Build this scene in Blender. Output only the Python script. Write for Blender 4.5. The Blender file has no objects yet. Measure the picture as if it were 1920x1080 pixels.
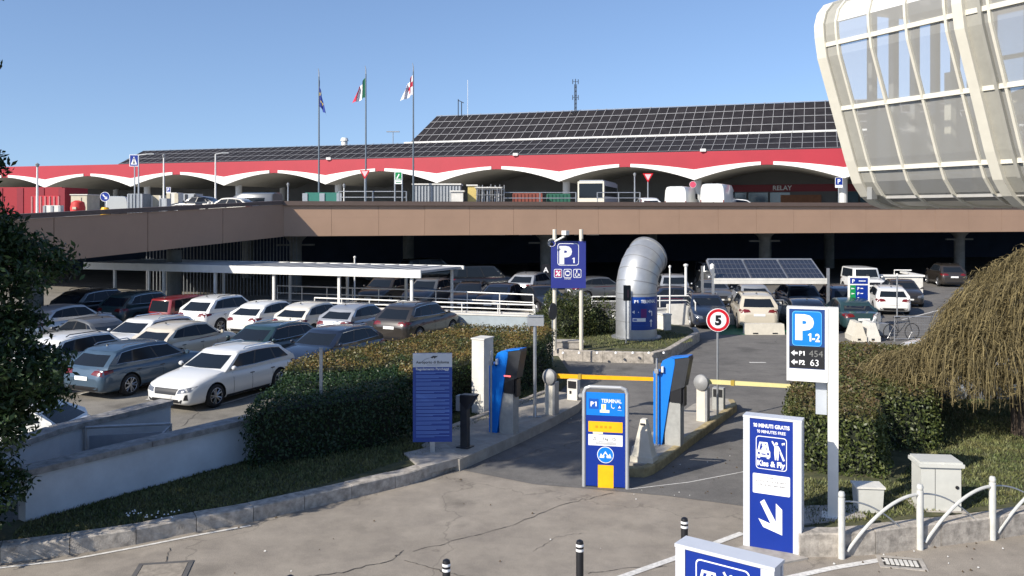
import bpy, math, random, re
import numpy as np
from mathutils import Vector, Matrix
from mathutils.bvhtree import BVHTree
R=math.radians; PI=math.pi
random.seed(7); RNG=np.random.default_rng(11)
SC=bpy.context.scene; COL=SC.collection
F=1650.0; HC=5.5; CY=397.0
def g(px,py,z=0.0):
    Y=F*(HC-z)/(py-CY); return ((px-960)/F*Y, Y)
def ax(px,Y): return (px-960)/F*Y
def zy(py,Y): return HC-(py-CY)*Y/F
# ------------------------------------------------------------ materials
MATS={}
def mat(name,col,rough=0.6,metal=0.0,var=0.12,vs=3.0,bump=0.0,bs=40.0,spec=0.5,coat=0.0,col2=None,island=0.0,emit=None,alpha=1.0,trans=0.0):
    if name in MATS: return MATS[name]
    m=bpy.data.materials.new(name); m.use_nodes=True; nt=m.node_tree; N=nt.nodes; L=nt.links
    b=N['Principled BSDF']; b.inputs['Roughness'].default_value=rough; b.inputs['Metallic'].default_value=metal
    b.inputs['Specular IOR Level'].default_value=spec; b.inputs['Coat Weight'].default_value=coat
    b.inputs['Coat Roughness'].default_value=0.05
    if alpha<1: b.inputs['Alpha'].default_value=alpha
    if trans: b.inputs['Transmission Weight'].default_value=trans
    c=(*col,1)
    if var>0 or col2:
        tc=N.new('ShaderNodeTexCoord'); no=N.new('ShaderNodeTexNoise'); no.inputs['Scale'].default_value=vs; no.inputs['Detail'].default_value=6
        no.inputs['Roughness'].default_value=0.65
        L.new(tc.outputs['Object'],no.inputs['Vector'])
        cr=N.new('ShaderNodeValToRGB'); cr.color_ramp.elements[0].position=0.3; cr.color_ramp.elements[1].position=0.72
        a=tuple(x*(1-var) for x in col); d=col2 if col2 else tuple(min(1,x*(1+var)) for x in col)
        cr.color_ramp.elements[0].color=(*a,1); cr.color_ramp.elements[1].color=(*d,1)
        L.new(no.outputs['Fac'],cr.inputs['Fac']); out=cr.outputs['Color']
        if island>0:
            ge=N.new('ShaderNodeNewGeometry'); mr=N.new('ShaderNodeMapRange'); mr.inputs['To Min'].default_value=1-island; mr.inputs['To Max'].default_value=1+island
            L.new(ge.outputs['Random Per Island'],mr.inputs['Value'])
            mx=N.new('ShaderNodeMix'); mx.data_type='RGBA'; mx.blend_type='MULTIPLY'; mx.inputs['Factor'].default_value=1
            L.new(out,mx.inputs['A']); L.new(mr.outputs['Result'],mx.inputs['B']); out=mx.outputs['Result']
        L.new(out,b.inputs['Base Color'])
    else: b.inputs['Base Color'].default_value=c
    if bump>0:
        tc=N.new('ShaderNodeTexCoord'); n2=N.new('ShaderNodeTexNoise'); n2.inputs['Scale'].default_value=bs; n2.inputs['Detail'].default_value=5
        L.new(tc.outputs['Object'],n2.inputs['Vector']); bp=N.new('ShaderNodeBump'); bp.inputs['Strength'].default_value=bump; bp.inputs['Distance'].default_value=0.02
        L.new(n2.outputs['Fac'],bp.inputs['Height']); L.new(bp.outputs['Normal'],b.inputs['Normal'])
    if emit: b.inputs['Emission Color'].default_value=(*emit[0],1); b.inputs['Emission Strength'].default_value=emit[1]
    MATS[name]=m; return m
def srgb(r,g_,b):
    f=lambda v:(v/255/12.92 if v/255<=.04045 else ((v/255+.055)/1.055)**2.4)
    return (f(r),f(g_),f(b))
# ------------------------------------------------------------ tagging
def tag(o,label=None,cat=None,group=None,kind=None):
    if label: o['label']=label
    if cat: o['category']=cat
    if group: o['group']=group
    if kind: o['kind']=kind
    return o
def empty(name,loc=(0,0,0),rz=0.0,label=None,cat=None,group=None,kind=None):
    o=bpy.data.objects.new(name,None); COL.objects.link(o); o.location=loc; o.rotation_euler=(0,0,rz); o.empty_display_size=.2
    return tag(o,label,cat,group,kind)
def copy_tree(o,parent=None):
    c=o.copy(); COL.objects.link(c)
    if parent: c.parent=parent
    for ch in o.children: copy_tree(ch,c)
    return c
# ------------------------------------------------------------ mesh builder
class MB:
    def __init__(s): s.v=[]; s.f=[]; s.m=[]
    def add(s,vs,fs,mi=0):
        n=len(s.v); s.v+= [tuple(p) for p in vs]; s.f+= [tuple(i+n for i in f) for f in fs]; s.m+=[mi]*len(fs); return s
    def box(s,c,d,rz=0.0,mi=0,top=None,M=None):
        # centre, dims; top=(sx,sy) scale of upper face
        hx,hy,hz=d[0]/2,d[1]/2,d[2]/2; sx,sy=top if top else (1,1); ca,sa=math.cos(rz),math.sin(rz); vs=[]
        for z,kx,ky in((-hz,1,1),(hz,sx,sy)):
            for x,y in((-hx,-hy),(hx,-hy),(hx,hy),(-hx,hy)):
                x*=kx; y*=ky; p=(c[0]+x*ca-y*sa,c[1]+x*sa+y*ca,c[2]+z)
                vs.append(M@Vector(p) if M else p)
        return s.add(vs,[(0,3,2,1),(4,5,6,7),(0,1,5,4),(1,2,6,5),(2,3,7,6),(3,0,4,7)],mi)
    def prism(s,poly,z0,z1,mi=0,mtop=None):
        n=len(poly); a=sum(poly[i][0]*poly[(i+1)%n][1]-poly[(i+1)%n][0]*poly[i][1] for i in range(n))
        if a<0: poly=poly[::-1]
        z0f=z0 if callable(z0) else (lambda p:z0); z1f=z1 if callable(z1) else (lambda p:z1)
        vs=[(p[0],p[1],z0f(p)) for p in poly]+[(p[0],p[1],z1f(p)) for p in poly]
        s.add(vs,[tuple(range(n))[::-1]]+[(i,(i+1)%n,n+(i+1)%n,n+i) for i in range(n)],mi)
        return s.add([vs[n+i] for i in range(n)],[tuple(range(n))],mi if mtop is None else mtop)
    def extr(s,poly2,O,U,V,W,d,mi=0):
        # polygon in plane (U,V) at origin O, extruded by d along W
        O,U,V,W=map(Vector,(O,U,V,W)); n=len(poly2)
        a=[O+U*p[0]+V*p[1] for p in poly2]; b=[p+W*d for p in a]
        ar=sum(poly2[i][0]*poly2[(i+1)%n][1]-poly2[(i+1)%n][0]*poly2[i][1] for i in range(n))
        flip=(ar*(U.cross(V)).dot(W)*d)<0
        fs=[tuple(range(n))[::-1],tuple(range(n,2*n))]+[(i,(i+1)%n,n+(i+1)%n,n+i) for i in range(n)]
        if flip: fs=[f[::-1] for f in fs]
        return s.add(a+b,fs,mi)
    def tube(s,pts,r,n=8,mi=0,cap=True):
        pts=[Vector(p) for p in pts]; rs=r if isinstance(r,(list,tuple)) else [r]*len(pts); vs=[];fs=[]
        prev=None
        for i,p in enumerate(pts):
            t=(pts[min(i+1,len(pts)-1)]-pts[max(i-1,0)]).normalized()
            if prev is None: a=t.orthogonal().normalized()
            else: a=(prev-t*prev.dot(t)).normalized()
            prev=a; b=t.cross(a)
            for k in range(n):
                an=2*PI*k/n+PI/n; vs.append(p+(a*math.cos(an)+b*math.sin(an))*rs[i])
        for i in range(len(pts)-1):
            for k in range(n):
                k2=(k+1)%n; fs.append((i*n+k,i*n+k2,(i+1)*n+k2,(i+1)*n+k))
        if cap: fs.append(tuple(range(n))[::-1]); fs.append(tuple((len(pts)-1)*n+k for k in range(n)))
        return s.add(vs,fs,mi)
    def cyl(s,x,y,z0,z1,r,n=16,r2=None,mi=0):
        return s.tube([(x,y,z0),(x,y,z1)],[r,r if r2 is None else r2],n,mi)
    def lathe(s,prof,O=(0,0,0),A=(0,0,1),n=20,mi=0):
        O=Vector(O);A=Vector(A).normalized();a=A.orthogonal().normalized();b=A.cross(a);vs=[];fs=[]
        for r,h in prof:
            for k in range(n):
                an=2*PI*k/n; vs.append(O+A*h+(a*math.cos(an)+b*math.sin(an))*r)
        for i in range(len(prof)-1):
            for k in range(n):
                k2=(k+1)%n; fs.append((i*n+k,i*n+k2,(i+1)*n+k2,(i+1)*n+k))
        return s.add(vs,fs,mi)
    def build(s,name,mats,parent=None,smooth=None,loc=None,**kw):
        me=bpy.data.meshes.new(name); me.from_pydata([tuple(p) for p in s.v],[],s.f)
        mats=mats if isinstance(mats,(list,tuple)) else [mats]
        for m in mats: me.materials.append(m)
        if len(mats)>1: me.polygons.foreach_set('material_index',s.m)
        me.update()
        o=bpy.data.objects.new(name,me); COL.objects.link(o)
        if smooth is not None: shade(me,smooth)
        if parent: o.parent=parent
        if loc: o.location=loc
        return tag(o,**kw)
def shade(me,ang=35):
    me.polygons.foreach_set('use_smooth',[True]*len(me.polygons))
    try: me.set_sharp_from_angle(angle=R(ang))
    except Exception: pass
def np_mesh(name,V,Q,m,parent=None,k=4,**kw):
    me=bpy.data.meshes.new(name); nv=len(V); nf=len(Q)
    me.vertices.add(nv); me.vertices.foreach_set('co',np.ascontiguousarray(V,dtype=np.float32).ravel())
    me.loops.add(nf*k); me.loops.foreach_set('vertex_index',np.ascontiguousarray(Q,dtype=np.int32).ravel())
    me.polygons.add(nf); me.polygons.foreach_set('loop_start',np.arange(0,nf*k,k,dtype=np.int32))
    try: me.polygons.foreach_set('loop_total',np.full(nf,k,dtype=np.int32))
    except Exception: pass
    me.materials.append(m); me.update(calc_edges=True); me.validate()
    o=bpy.data.objects.new(name,me); COL.objects.link(o)
    if parent: o.parent=parent
    return tag(o,**kw)
def leaves(P,Nrm,size,flat=0.5,asp=0.5,rng=RNG):
    # quad leaves (diamond shape) at P, roughly facing Nrm
    n=len(P); d=rng.normal(size=(n,3)); nn=Nrm*flat*2+d*(1-flat)*1.2+1e-6; nn/=np.linalg.norm(nn,axis=1)[:,None]
    t=rng.normal(size=(n,3)); t-=nn*(t*nn).sum(1)[:,None]; t/=np.linalg.norm(t,axis=1)[:,None]; b=np.cross(nn,t)
    s=size*(0.6+0.8*rng.random(n))[:,None]
    V=np.stack([P-t*s*.5,P+b*s*asp*.5+nn*s*.08,P+t*s*.5,P-b*s*asp*.5+nn*s*.08],1).reshape(-1,3)
    return V,np.arange(n*4).reshape(n,4)
# ------------------------------------------------------------ lettering
_TC={}
def text_mesh(s,bold=0.0):
    k=(s,bold)
    if k in _TC: return _TC[k]
    if '1' in s:      # the built-in face draws 1 as a bare stroke: give it a flag
        v=[];f=[];x=0.0
        for part in re.split('(1)',s):
            if not part: continue
            if part=='1':
                w=.12+2*bold; pv=[(0,.47),(.14,.58),(.14,.60),(.17,.72),(.17+w,.72),(.17+w,0),(.17,0),(.17,.52),(.04,.42)]
                pv=[(x+.02,.50),(x+.02,.60),(x+.17,.72),(x+.17+w,.72),(x+.17+w,0),(x+.17,0),(x+.17,.58)]; n=len(v); v+=pv; f.append(tuple(range(n,n+7))[::-1]); x+=.17+w+.09
            else:
                t=part.strip(); lead=.25*(len(part)-len(part.lstrip())); tr=.25*(len(part)-len(part.rstrip()))
                if not t: x+=.25*len(part); continue
                a,b=text_mesh(t,bold); x0=min(p[0] for p in a); x1=max(p[0] for p in a); n=len(v); v+=[(x+lead+p[0]-x0,p[1]) for p in a]; f+=[tuple(i+n for i in q) for q in b]; x+=lead+x1-x0+tr+.08
        _TC[k]=(v,f); return _TC[k]
    cu=bpy.data.curves.new('t','FONT'); cu.body=s; cu.size=1.0; cu.offset=bold; cu.fill_mode='BOTH' if False else 'FRONT'; cu.dimensions='2D'; cu.resolution_u=3
    o=bpy.data.objects.new('t',cu); me=o.to_mesh()
    v=[(p.co.x,p.co.y) for p in me.vertices]; f=[tuple(p.vertices) for p in me.polygons]
    o.to_mesh_clear(); bpy.data.objects.remove(o); bpy.data.curves.remove(cu)
    _TC[k]=(v,f); return _TC[k]
class Panel:
    """flat face: O lower-left corner, U along width, normal W; helper to lay marks on it"""
    def __init__(s,O,U,W,V=(0,0,1)): s.O=Vector(O);s.U=Vector(U).normalized();s.W=Vector(W).normalized();s.V=Vector(V).normalized()
    def p(s,u,v,off=0): return s.O+s.U*u+s.V*v+s.W*off
    def poly(s,mb,pts,lay=1,mi=0):
        n=len(pts); off=.003*lay
        ar=sum(pts[i][0]*pts[(i+1)%n][1]-pts[(i+1)%n][0]*pts[i][1] for i in range(n))
        if (ar>0)!=(s.U.cross(s.V).dot(s.W)>0): pts=pts[::-1]
        mb.add([s.p(a,b,off) for a,b in pts],[tuple(range(n))],mi)
    def rect(s,mb,u0,v0,u1,v1,lay=1,mi=0): s.poly(mb,[(u0,v0),(u1,v0),(u1,v1),(u0,v1)],lay,mi)
    def rrect(s,mb,u0,v0,u1,v1,r,lay=1,mi=0):
        pts=[]
        for cx,cy,a in((u1-r,v1-r,0),(u0+r,v1-r,90),(u0+r,v0+r,180),(u1-r,v0+r,270)):
            for k in range(5): t=R(a+k*22.5); pts.append((cx+r*math.cos(t),cy+r*math.sin(t)))
        s.poly(mb,pts,lay,mi)
    def disc(s,mb,u,v,r,lay=1,mi=0,n=28): s.poly(mb,[(u+r*math.cos(2*PI*k/n),v+r*math.sin(2*PI*k/n)) for k in range(n)],lay,mi)
    def line(s,mb,pts,w,lay=1,mi=0):
        for (a,b),(c,d) in zip(pts[:-1],pts[1:]):
            l=math.hypot(c-a,d-b) or 1; nx,ny=-(d-b)/l*w/2,(c-a)/l*w/2
            s.poly(mb,[(a+nx,b+ny),(a-nx,b-ny),(c-nx,d-ny),(c+nx,d+ny)],lay,mi)
    def text(s,mb,t,u,v,h,lay=1,mi=0,align='L',bold=0.0,sx=1.0,wmax=None):
        vs,fs=text_mesh(t,bold)
        if not vs: return
        x0=min(p[0] for p in vs); x1=max(p[0] for p in vs); k=h/.72; w=(x1-x0)*k*sx
        if wmax and w>wmax: sx*=wmax/w; w=wmax
        o={'L':0,'C':-w/2,'R':-w}[align]
        pts=[s.p(u+o+(a-x0)*k*sx,v+b*k,.003*lay) for a,b in vs]
        out=[]
        for f in fs:
            A=sum((pts[f[q]]-pts[f[0]]).cross(pts[f[(q+1)%len(f)]]-pts[f[0]]).dot(s.W) for q in range(1,len(f)))
            out.append(f if A>0 else f[::-1])
        fs=out
        mb.add(pts,fs,mi)
# ------------------------------------------------------------ palette
M_white=mat('white_paint',(.72,.71,.67),.45,var=.08,vs=2)
M_offw=mat('weathered_white',(.62,.6,.55),.6,var=.15,vs=2.5,bump=.1)
M_steel=mat('galvanised_steel',(.42,.43,.44),.4,.7,var=.12,vs=8)
M_grey=mat('grey_metal',(.3,.31,.32),.45,.3,var=.1,vs=6)
M_dgrey=mat('dark_grey_metal',(.035,.037,.042),.4,.2,var=.15,vs=6)
M_black=mat('black_plastic',(.012,.012,.014),.4,var=.1)
M_conc=mat('concrete',(.36,.33,.29),.85,var=.3,vs=5,bump=.4,bs=60)
M_signblue=mat('sign_blue',srgb(10,44,132),.4,var=.05,spec=.4)
M_signlblue=mat('sign_light_blue',srgb(0,115,205),.4,var=.05)
M_signw=mat('sign_white',(.8,.8,.8),.45,var=.04)
M_yel=mat('barrier_yellow',srgb(240,175,5),.45,var=.1,vs=5)
M_sred=mat('sign_red',srgb(200,20,35),.4,var=.05)
M_sgreen=mat('sign_green',srgb(10,130,70),.4,var=.05)
# ============================================================ world, sun, camera
w=bpy.data.worlds.new("World"); SC.world=w; w.use_nodes=True; nt=w.node_tree
sky=nt.nodes.new('ShaderNodeTexSky'); sky.sky_type='NISHITA'; sky.sun_disc=False
AZ,EL=51,32
sky.sun_elevation=R(EL); sky.sun_rotation=R(180+AZ); sky.altitude=50; sky.air_density=1.0; sky.dust_density=.6; sky.ozone_density=1.6
tc=nt.nodes.new('ShaderNodeTexCoord'); mp=nt.nodes.new('ShaderNodeMapping'); mp.vector_type='POINT'; mp.inputs['Scale'].default_value=(1,1,.9); mp.inputs['Location'].default_value=(0,0,.10)
nt.links.new(tc.outputs['Generated'],mp.inputs['Vector']); nt.links.new(mp.outputs[0],sky.inputs['Vector'])
tm=nt.nodes.new('ShaderNodeMix'); tm.data_type='RGBA'; tm.blend_type='MULTIPLY'; tm.inputs['Factor'].default_value=1; tm.inputs['B'].default_value=(.86,.91,1.03,1)
nt.links.new(sky.outputs['Color'],tm.inputs['A']); nt.links.new(tm.outputs['Result'],nt.nodes['Background'].inputs['Color']); nt.nodes['Background'].inputs['Strength'].default_value=0.105
sl=bpy.data.lights.new('sun','SUN'); sl.energy=4.2; sl.angle=R(.55); sl.color=(1,.93,.82)
so=bpy.data.objects.new('sun',sl); COL.objects.link(so)
d=Vector((math.sin(R(AZ))*math.cos(R(EL)),math.cos(R(AZ))*math.cos(R(EL)),-math.sin(R(EL))))
so.rotation_euler=d.to_track_quat('-Z','Y').to_euler()
cd=bpy.data.cameras.new('camera'); co=bpy.data.objects.new('camera',cd); COL.objects.link(co); SC.camera=co
co.location=(0,0,HC); co.rotation_euler=(R(90),0,0); cd.sensor_width=36; cd.lens=F/1920*36; cd.shift_y=-(540-CY)/1920; cd.clip_end=3000; cd.clip_start=.1
SC.view_settings.view_transform='Standard'; SC.view_settings.look='None'; SC.view_settings.gamma=1; SC.view_settings.exposure=.68
SC.cycles.max_bounces=6; SC.cycles.transparent_max_bounces=12
# ============================================================ ground
def asphalt(name,c,c2,stain=.35):
    m=bpy.data.materials.new(name); m.use_nodes=True; nt=m.node_tree; N=nt.nodes; L=nt.links; b=N['Principled BSDF']
    b.inputs['Roughness'].default_value=.88; b.inputs['Specular IOR Level'].default_value=.25
    tc=N.new('ShaderNodeTexCoord')
    def noise(s,det=6,ro=.6):
        n=N.new('ShaderNodeTexNoise'); n.inputs['Scale'].default_value=s; n.inputs['Detail'].default_value=det; n.inputs['Roughness'].default_value=ro
        L.new(tc.outputs['Object'],n.inputs['Vector']); return n.outputs['Fac']
    def ramp(f,a,b_,p0,p1):
        r=N.new('ShaderNodeValToRGB'); r.color_ramp.elements[0].position=p0; r.color_ramp.elements[1].position=p1
        r.color_ramp.elements[0].color=(*a,1); r.color_ramp.elements[1].color=(*b_,1); L.new(f,r.inputs['Fac']); return r.outputs['Color']
    def mul(x,y,f=1.0):
        q=N.new('ShaderNodeMix'); q.data_type='RGBA'; q.blend_type='MULTIPLY'; q.inputs['Factor'].default_value=f; L.new(x,q.inputs['A']); L.new(y,q.inputs['B']); return q.outputs['Result']
    o=ramp(noise(.22,8,.65),c,c2,.35,.65)
    o=mul(o,ramp(noise(70,3,.8),(.62,.62,.62),(1.25,1.25,1.25),.3,.7))
    o=mul(o,ramp(noise(1.3,7,.75),(.8,.8,.8),(1.12,1.12,1.1),.33,.62))
    # hairline cracks
    v=N.new('ShaderNodeTexVoronoi'); v.feature='DISTANCE_TO_EDGE'; v.inputs['Scale'].default_value=.16
    nn=N.new('ShaderNodeTexNoise'); nn.inputs['Scale'].default_value=1.1; nn.inputs['Detail'].default_value=8; L.new(tc.outputs['Object'],nn.inputs['Vector'])
    va=N.new('ShaderNodeVectorMath'); va.operation='MULTIPLY_ADD'; va.inputs[1].default_value=(1.6,1.6,0)
    L.new(nn.outputs['Color'],va.inputs[0]); L.new(tc.outputs['Object'],va.inputs[2]); L.new(va.outputs[0],v.inputs['Vector'])
    o=mul(o,ramp(v.outputs['Distance'],(.5,.5,.5),(1,1,1),.0,.0025),.6)
    o=mul(o,ramp(noise(.7,4,.5),(1-stain,)*3,(1,1,1),.28,.42))
    L.new(o,b.inputs['Base Color'])
    bp=N.new('ShaderNodeBump'); bp.inputs['Strength'].default_value=.25; bp.inputs['Distance'].default_value=.01; L.new(noise(160,2,.6),bp.inputs['Height']); L.new(bp.outputs['Normal'],b.inputs['Normal'])
    return m
M_asph=asphalt('old_asphalt',(.26,.228,.190),(.315,.278,.235))
M_asph2=asphalt('parking_asphalt',(.20,.185,.16),(.25,.23,.20))
M_asph3=asphalt('lane_asphalt',(.14,.133,.126),(.175,.166,.156))
M_pave=mat('pale_paving',(.33,.30,.255),.85,var=.2,vs=4,bump=.3,bs=80)
M_kerb=mat('kerb_stone',(.36,.325,.28),.85,var=.45,vs=7,bump=.5,bs=50)
M_kerby=mat('kerb_ochre',(.34,.27,.14),.8,var=.4,vs=6,bump=.4,bs=50)
M_line=mat('road_paint',(.62,.6,.56),.7,var=.3,vs=12)
M_grass=mat('lawn_soil',(.05,.07,.022),.95,var=.4,vs=5,bump=.6,bs=90,col2=(.11,.10,.045))
M_blade=mat('grass_blade',(.06,.10,.025),.7,var=.3,vs=2,island=.45,col2=(.16,.15,.055))
def grid_ground():
    s=MB(); e=700
    s.add([(-e,-60,0),(e,-60,0),(e,e,0),(-e,e,0)],[(0,1,2,3)]); s.build('ground',M_asph,kind='structure')
grid_ground()
def sheet(name,pts,z,m,kind='structure'):
    s=MB(); n=len(pts); a=sum(pts[i][0]*pts[(i+1)%n][1]-pts[(i+1)%n][0]*pts[i][1] for i in range(n))
    if a<0: pts=pts[::-1]
    s.add([(p[0],p[1],z) for p in pts],[tuple(range(n))]); return s.build(name,m,kind=kind)
# car park and inner lanes
sheet('parking_ground',[(-60,14),(-9.6,14),(-5.4,18.9),(-2.2,21.5),(1.6,27.5),(1.6,140),(-90,140)],.004,M_asph2)
sheet('access_road',[g(868,882),g(1000,908),g(1095,916),g(1250,930),g(1400,950),(6.2,16.8),(9.0,22.5),(12,26.5),(40,26.5),(90,60),(90,140),(1.6,140),(1.6,27.5),(0.5,23)],.0045,M_asph3)
def strip(mb,pts,w,z=.009,mi=0):
    for (a,b),(c,d) in zip(pts[:-1],pts[1:]):
        l=math.hypot(c-a,d-b) or 1; nx,ny=-(d-b)/l*w/2,(c-a)/l*w/2
        q=[(a+nx,b+ny,z),(a-nx,b-ny,z),(c-nx,d-ny,z),(c+nx,d+ny,z)]
        mb.add(q,[(0,1,2,3)],mi)
s=MB()
strip(s,[g(-40,1070),g(120,1052),g(255,1027),g(360,1006),g(470,986)],.065)
strip(s,[g(1150,1088),g(1258,1050),g(1392,1000)],.13)
strip(s,[g(1450,1090),g(1560,1066),g(1655,1050)],.13)
strip(s,[g(1178,918),g(1290,905),g(1395,885)],.03)
s.build('road_marking',M_line,kind='structure')
s=MB()
RD=Vector((.957,-.29,0)); CD=Vector((.39,.92,0))    # row direction, bay direction
def P2(v): return (v.x,v.y)
a0=Vector((-6.0,24.3,0))
for k in range(0,9):
    b=a0-RD*(2.45*k); strip(s,[P2(b),P2(b+CD*5)],.10,.010)
strip(s,[P2(a0+CD*5+RD*.5),P2(a0+CD*5-RD*22)],.10,.010)
for k in range(0,9):
    b=a0-RD*(2.5*k-1.2)+CD*5; strip(s,[P2(b),P2(b+CD*4.8)],.10,.010)
for k in range(0,9):
    b=Vector((-2.2,35.6,0))-RD*(2.75*k); strip(s,[P2(b),P2(b+CD*5)],.10,.010)
strip(s,[g(1405,680),g(1436,680)],.14,.010)
strip(s,[g(1640,590),g(1700,577)],.10,.010); strip(s,[g(1690,600),g(1760,582)],.10,.010)
strip(s,[g(1240,668),g(1300,640)],.08,.010)
s.build('bay_marking',M_line,kind='structure')
sheet('green_bay_paint',[g(1345,628),g(1375,604),g(1470,604),g(1485,628)],.010,mat('green_floor_paint',srgb(38,98,70),.7,var=.25,vs=4))
# long cracks in the near road
s=MB(); rr=random.Random(3)
def crack(pts,w):
    q=[]
    for (a,b),(c,d) in zip(pts[:-1],pts[1:]):
        for k in range(8):
            t=k/8; q.append((a+(c-a)*t+rr.uniform(-3,3),b+(d-b)*t+rr.uniform(-1.5,1.5)))
    q.append(pts[-1]); q=[g(*p) for p in q]
    for i in range(len(q)-1): strip(s,[q[i],q[i+1]],w*rr.uniform(.5,1.5),.008)
crack([(560,1085),(640,1074),(735,1050),(757,1032)],.014); crack([(775,1034),(870,1010),(960,985),(1060,945),(1150,925)],.012)
crack([(760,1052),(830,1072),(880,1084)],.012); crack([(310,1062),(318,1028)],.010)
crack([(345,722+20),(372,775),(340,800)],.014); crack([(1100,1075),(1180,1066),(1250,1063)],.010); crack([(1000,1035),(1040,1008),(1090,1000)],.006)
s.build('road_crack',mat('crack_tar',(.05,.045,.04),.9,var=.1),kind='structure')
# manholes
def manhole(px,py,wx,wy,rz,lab,mesh=False):
    x,y=g(px,py); o=empty('manhole_cover',(x,y,.0),rz,lab,'manhole')
    f=MB(); t=.07
    for sx,sy,dx,dy in((0,-1,wx,t),(0,1,wx,t),(-1,0,t,wy),(1,0,t,wy)): f.box((sx*(wx/2),sy*(wy/2),.004),(dx+ (t if dx==wx else 0),dy if dx==wx else dy-t,.016))
    f.build('frame',mat('worn_iron',(.10,.095,.09),.8,var=.2) if not mesh else M_conc,o)
    p=MB(); p.box((0,0,.0),(wx-t-.02,wy-t-.02,.022))
    if mesh:
        p=MB(); p.box((0,0,-.02),(wx-t,wy-t,.05),mi=1)
        for i in range(7): p.box((-(wx-.2)/2+i*(wx-.2)/6,0,.012),(.05,wy-.2,.012))
        p.build('grating',[M_offw,M_black],o)
    else: p.build('lid',mat('lid_concrete',(.27,.235,.19),.9,var=.3,vs=9,bump=.3),o)
manhole(300,1078,.75,.9,R(10),'square concrete manhole lid in the road at the lower left')
manhole(1690,1056,.62,.42,R(-14),'pale slotted drain grating in the road beside the hoop railing',True)
# ---- kerbs
def kerb(name,path,w,h,m,side=1,z0=-.05,step=1.0,kind='structure',gap=.012,cham=.02):
    """path: outer bottom line; body extends to side (left=+1) of travel"""
    pts=[Vector((p[0],p[1])) for p in path]; cum=[0]
    for a,b in zip(pts[:-1],pts[1:]): cum.append(cum[-1]+(b-a).length)
    def at(d):
        d=max(0,min(cum[-1],d))
        for i in range(len(cum)-1):
            if d<=cum[i+1]+1e-9:
                t=(d-cum[i])/max(1e-9,cum[i+1]-cum[i]); return pts[i].lerp(pts[i+1],t)
        return pts[-1]
    def nrm(d):
        t=(at(d+.15)-at(d-.15)); t.normalize(); return Vector((-t.y,t.x))*side
    s=MB(); n=max(1,round(cum[-1]/step)); st=cum[-1]/n
    for i in range(n):
        a=i*st+(gap/2 if i else 0); b=(i+1)*st-gap/2; k=max(2,int(st/.3)); vs=[]; hh=h+random.uniform(-.006,.006)
        for j in range(k+1):
            d=a+(b-a)*j/k; p=at(d); q=nrm(d)
            for off,z in((0,z0),(0,hh-cham),(cham,hh),(w,hh),(w,z0)): r=p+q*off; vs.append((r.x,r.y,z))
        fs=[]
        for j in range(k):
            for e in range(4):
                f=(j*5+e,(j+1)*5+e,(j+1)*5+e+1,j*5+e+1); fs.append(f if side<0 else f[::-1])
        c0=(0,1,2,3,4); c1=tuple(k*5+e for e in range(5)); fs+= [c0,c1[::-1]] if side>0 else [c0[::-1],c1]
        s.add(vs,fs)
    return s.build(name,m,kind=kind)
KL=[g(-140,1078),g(0,1057),g(120,1042),g(247,1023),g(352,1000),g(453,983),g(640,940),g(773,908),g(868,875)]
kerb('kerb',KL,.30,.26,M_kerb,side=1)
ISL=[g(868,875),g(953,837),g(1033,798),g(1085,768),g(1096,757),g(1088,748)]
kerb('kerb',ISL,.16,.16,M_kerby,side=1)
def tilt_sheet(name,pts,z,m): return sheet(name,pts,z,m)
lawnL=[g(-200,1050,.2),g(0,1022,.2),g(247,988,.2),g(352,967,.2),g(453,951,.2),g(640,911,.2),g(773,873,.2),g(858,860,.2),g(800,835,.2),g(850,806,.2),g(961,763,.2),g(1030,738,.2),(1.9,28.5),(1.7,32.3),(-1.5,31.8),(-3.5,28.5),(-5.6,23.5),(-5.8,18.9),(-8.4,15.2),(-13,9)]
s=MB(); s.prism(lawnL,.0,.215); s.build('lawn',M_grass,kind='structure')
pav=[g(862,870,.15),g(953,830,.15),g(1033,792,.15),g(1084,764,.15),g(1092,754,.15),g(1060,742,.15),g(1030,738,.15),g(961,763,.15),g(850,806,.15),g(790,842,.15),g(815,862,.15)]
s=MB(); s.prism(pav,.0,.245,0); s.build('pavement',M_pave,kind='structure')
kerb('kerb',[g(850,806,.2),g(961,763,.2),g(1030,738,.2)],.12,.30,M_kerb,side=1)
# plinth slab under the regulation board
s=MB(); s.prism([g(757,850,.25),g(835,832,.25),g(868,858,.25),g(790,878,.25)],.1,.262); s.build('paving_slab',M_conc,kind='structure')
# middle island
MI=[g(1178,895),g(1215,896),g(1245,877),g(1283,847),g(1332,810),g(1383,771),g(1376,762)]
kerb('kerb',MI,.16,.2,M_kerby,side=1)
s=MB(); s.prism([g(1180,885),g(1212,888),g(1240,870),g(1278,841),g(1328,805),g(1375,768),g(1366,760),g(1335,757),g(1300,770),g(1240,812),g(1185,852)],0,.185); s.build('pavement',M_pave,kind='structure')
# pipe island
PI_=[g(1015,660),g(1050,676),g(1140,680),g(1225,682),g(1257,675),g(1312,640),g(1306,631)]
kerb('kerb',PI_,.22,.4,M_kerb,side=1,step=.75)
s=MB(); s.prism([g(1016,655),g(1052,670),g(1140,674),g(1222,676),g(1250,670),g(1305,638),g(1290,628),g(1225,617),g(1150,612),g(1000,622),g(1000,645)],0,.36); s.build('lawn',M_grass,kind='structure')
s=MB()
for px in(1056,1086,1120,1155,1187,1217,1245):
    x,y=g(px,662,.42); s.lathe([(0,.07),(.035,.05),(.05,0)],(x,y+.05,.4),(0,0,1),10)
s.build('kerb_stud',M_signw,kind='structure')
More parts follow.
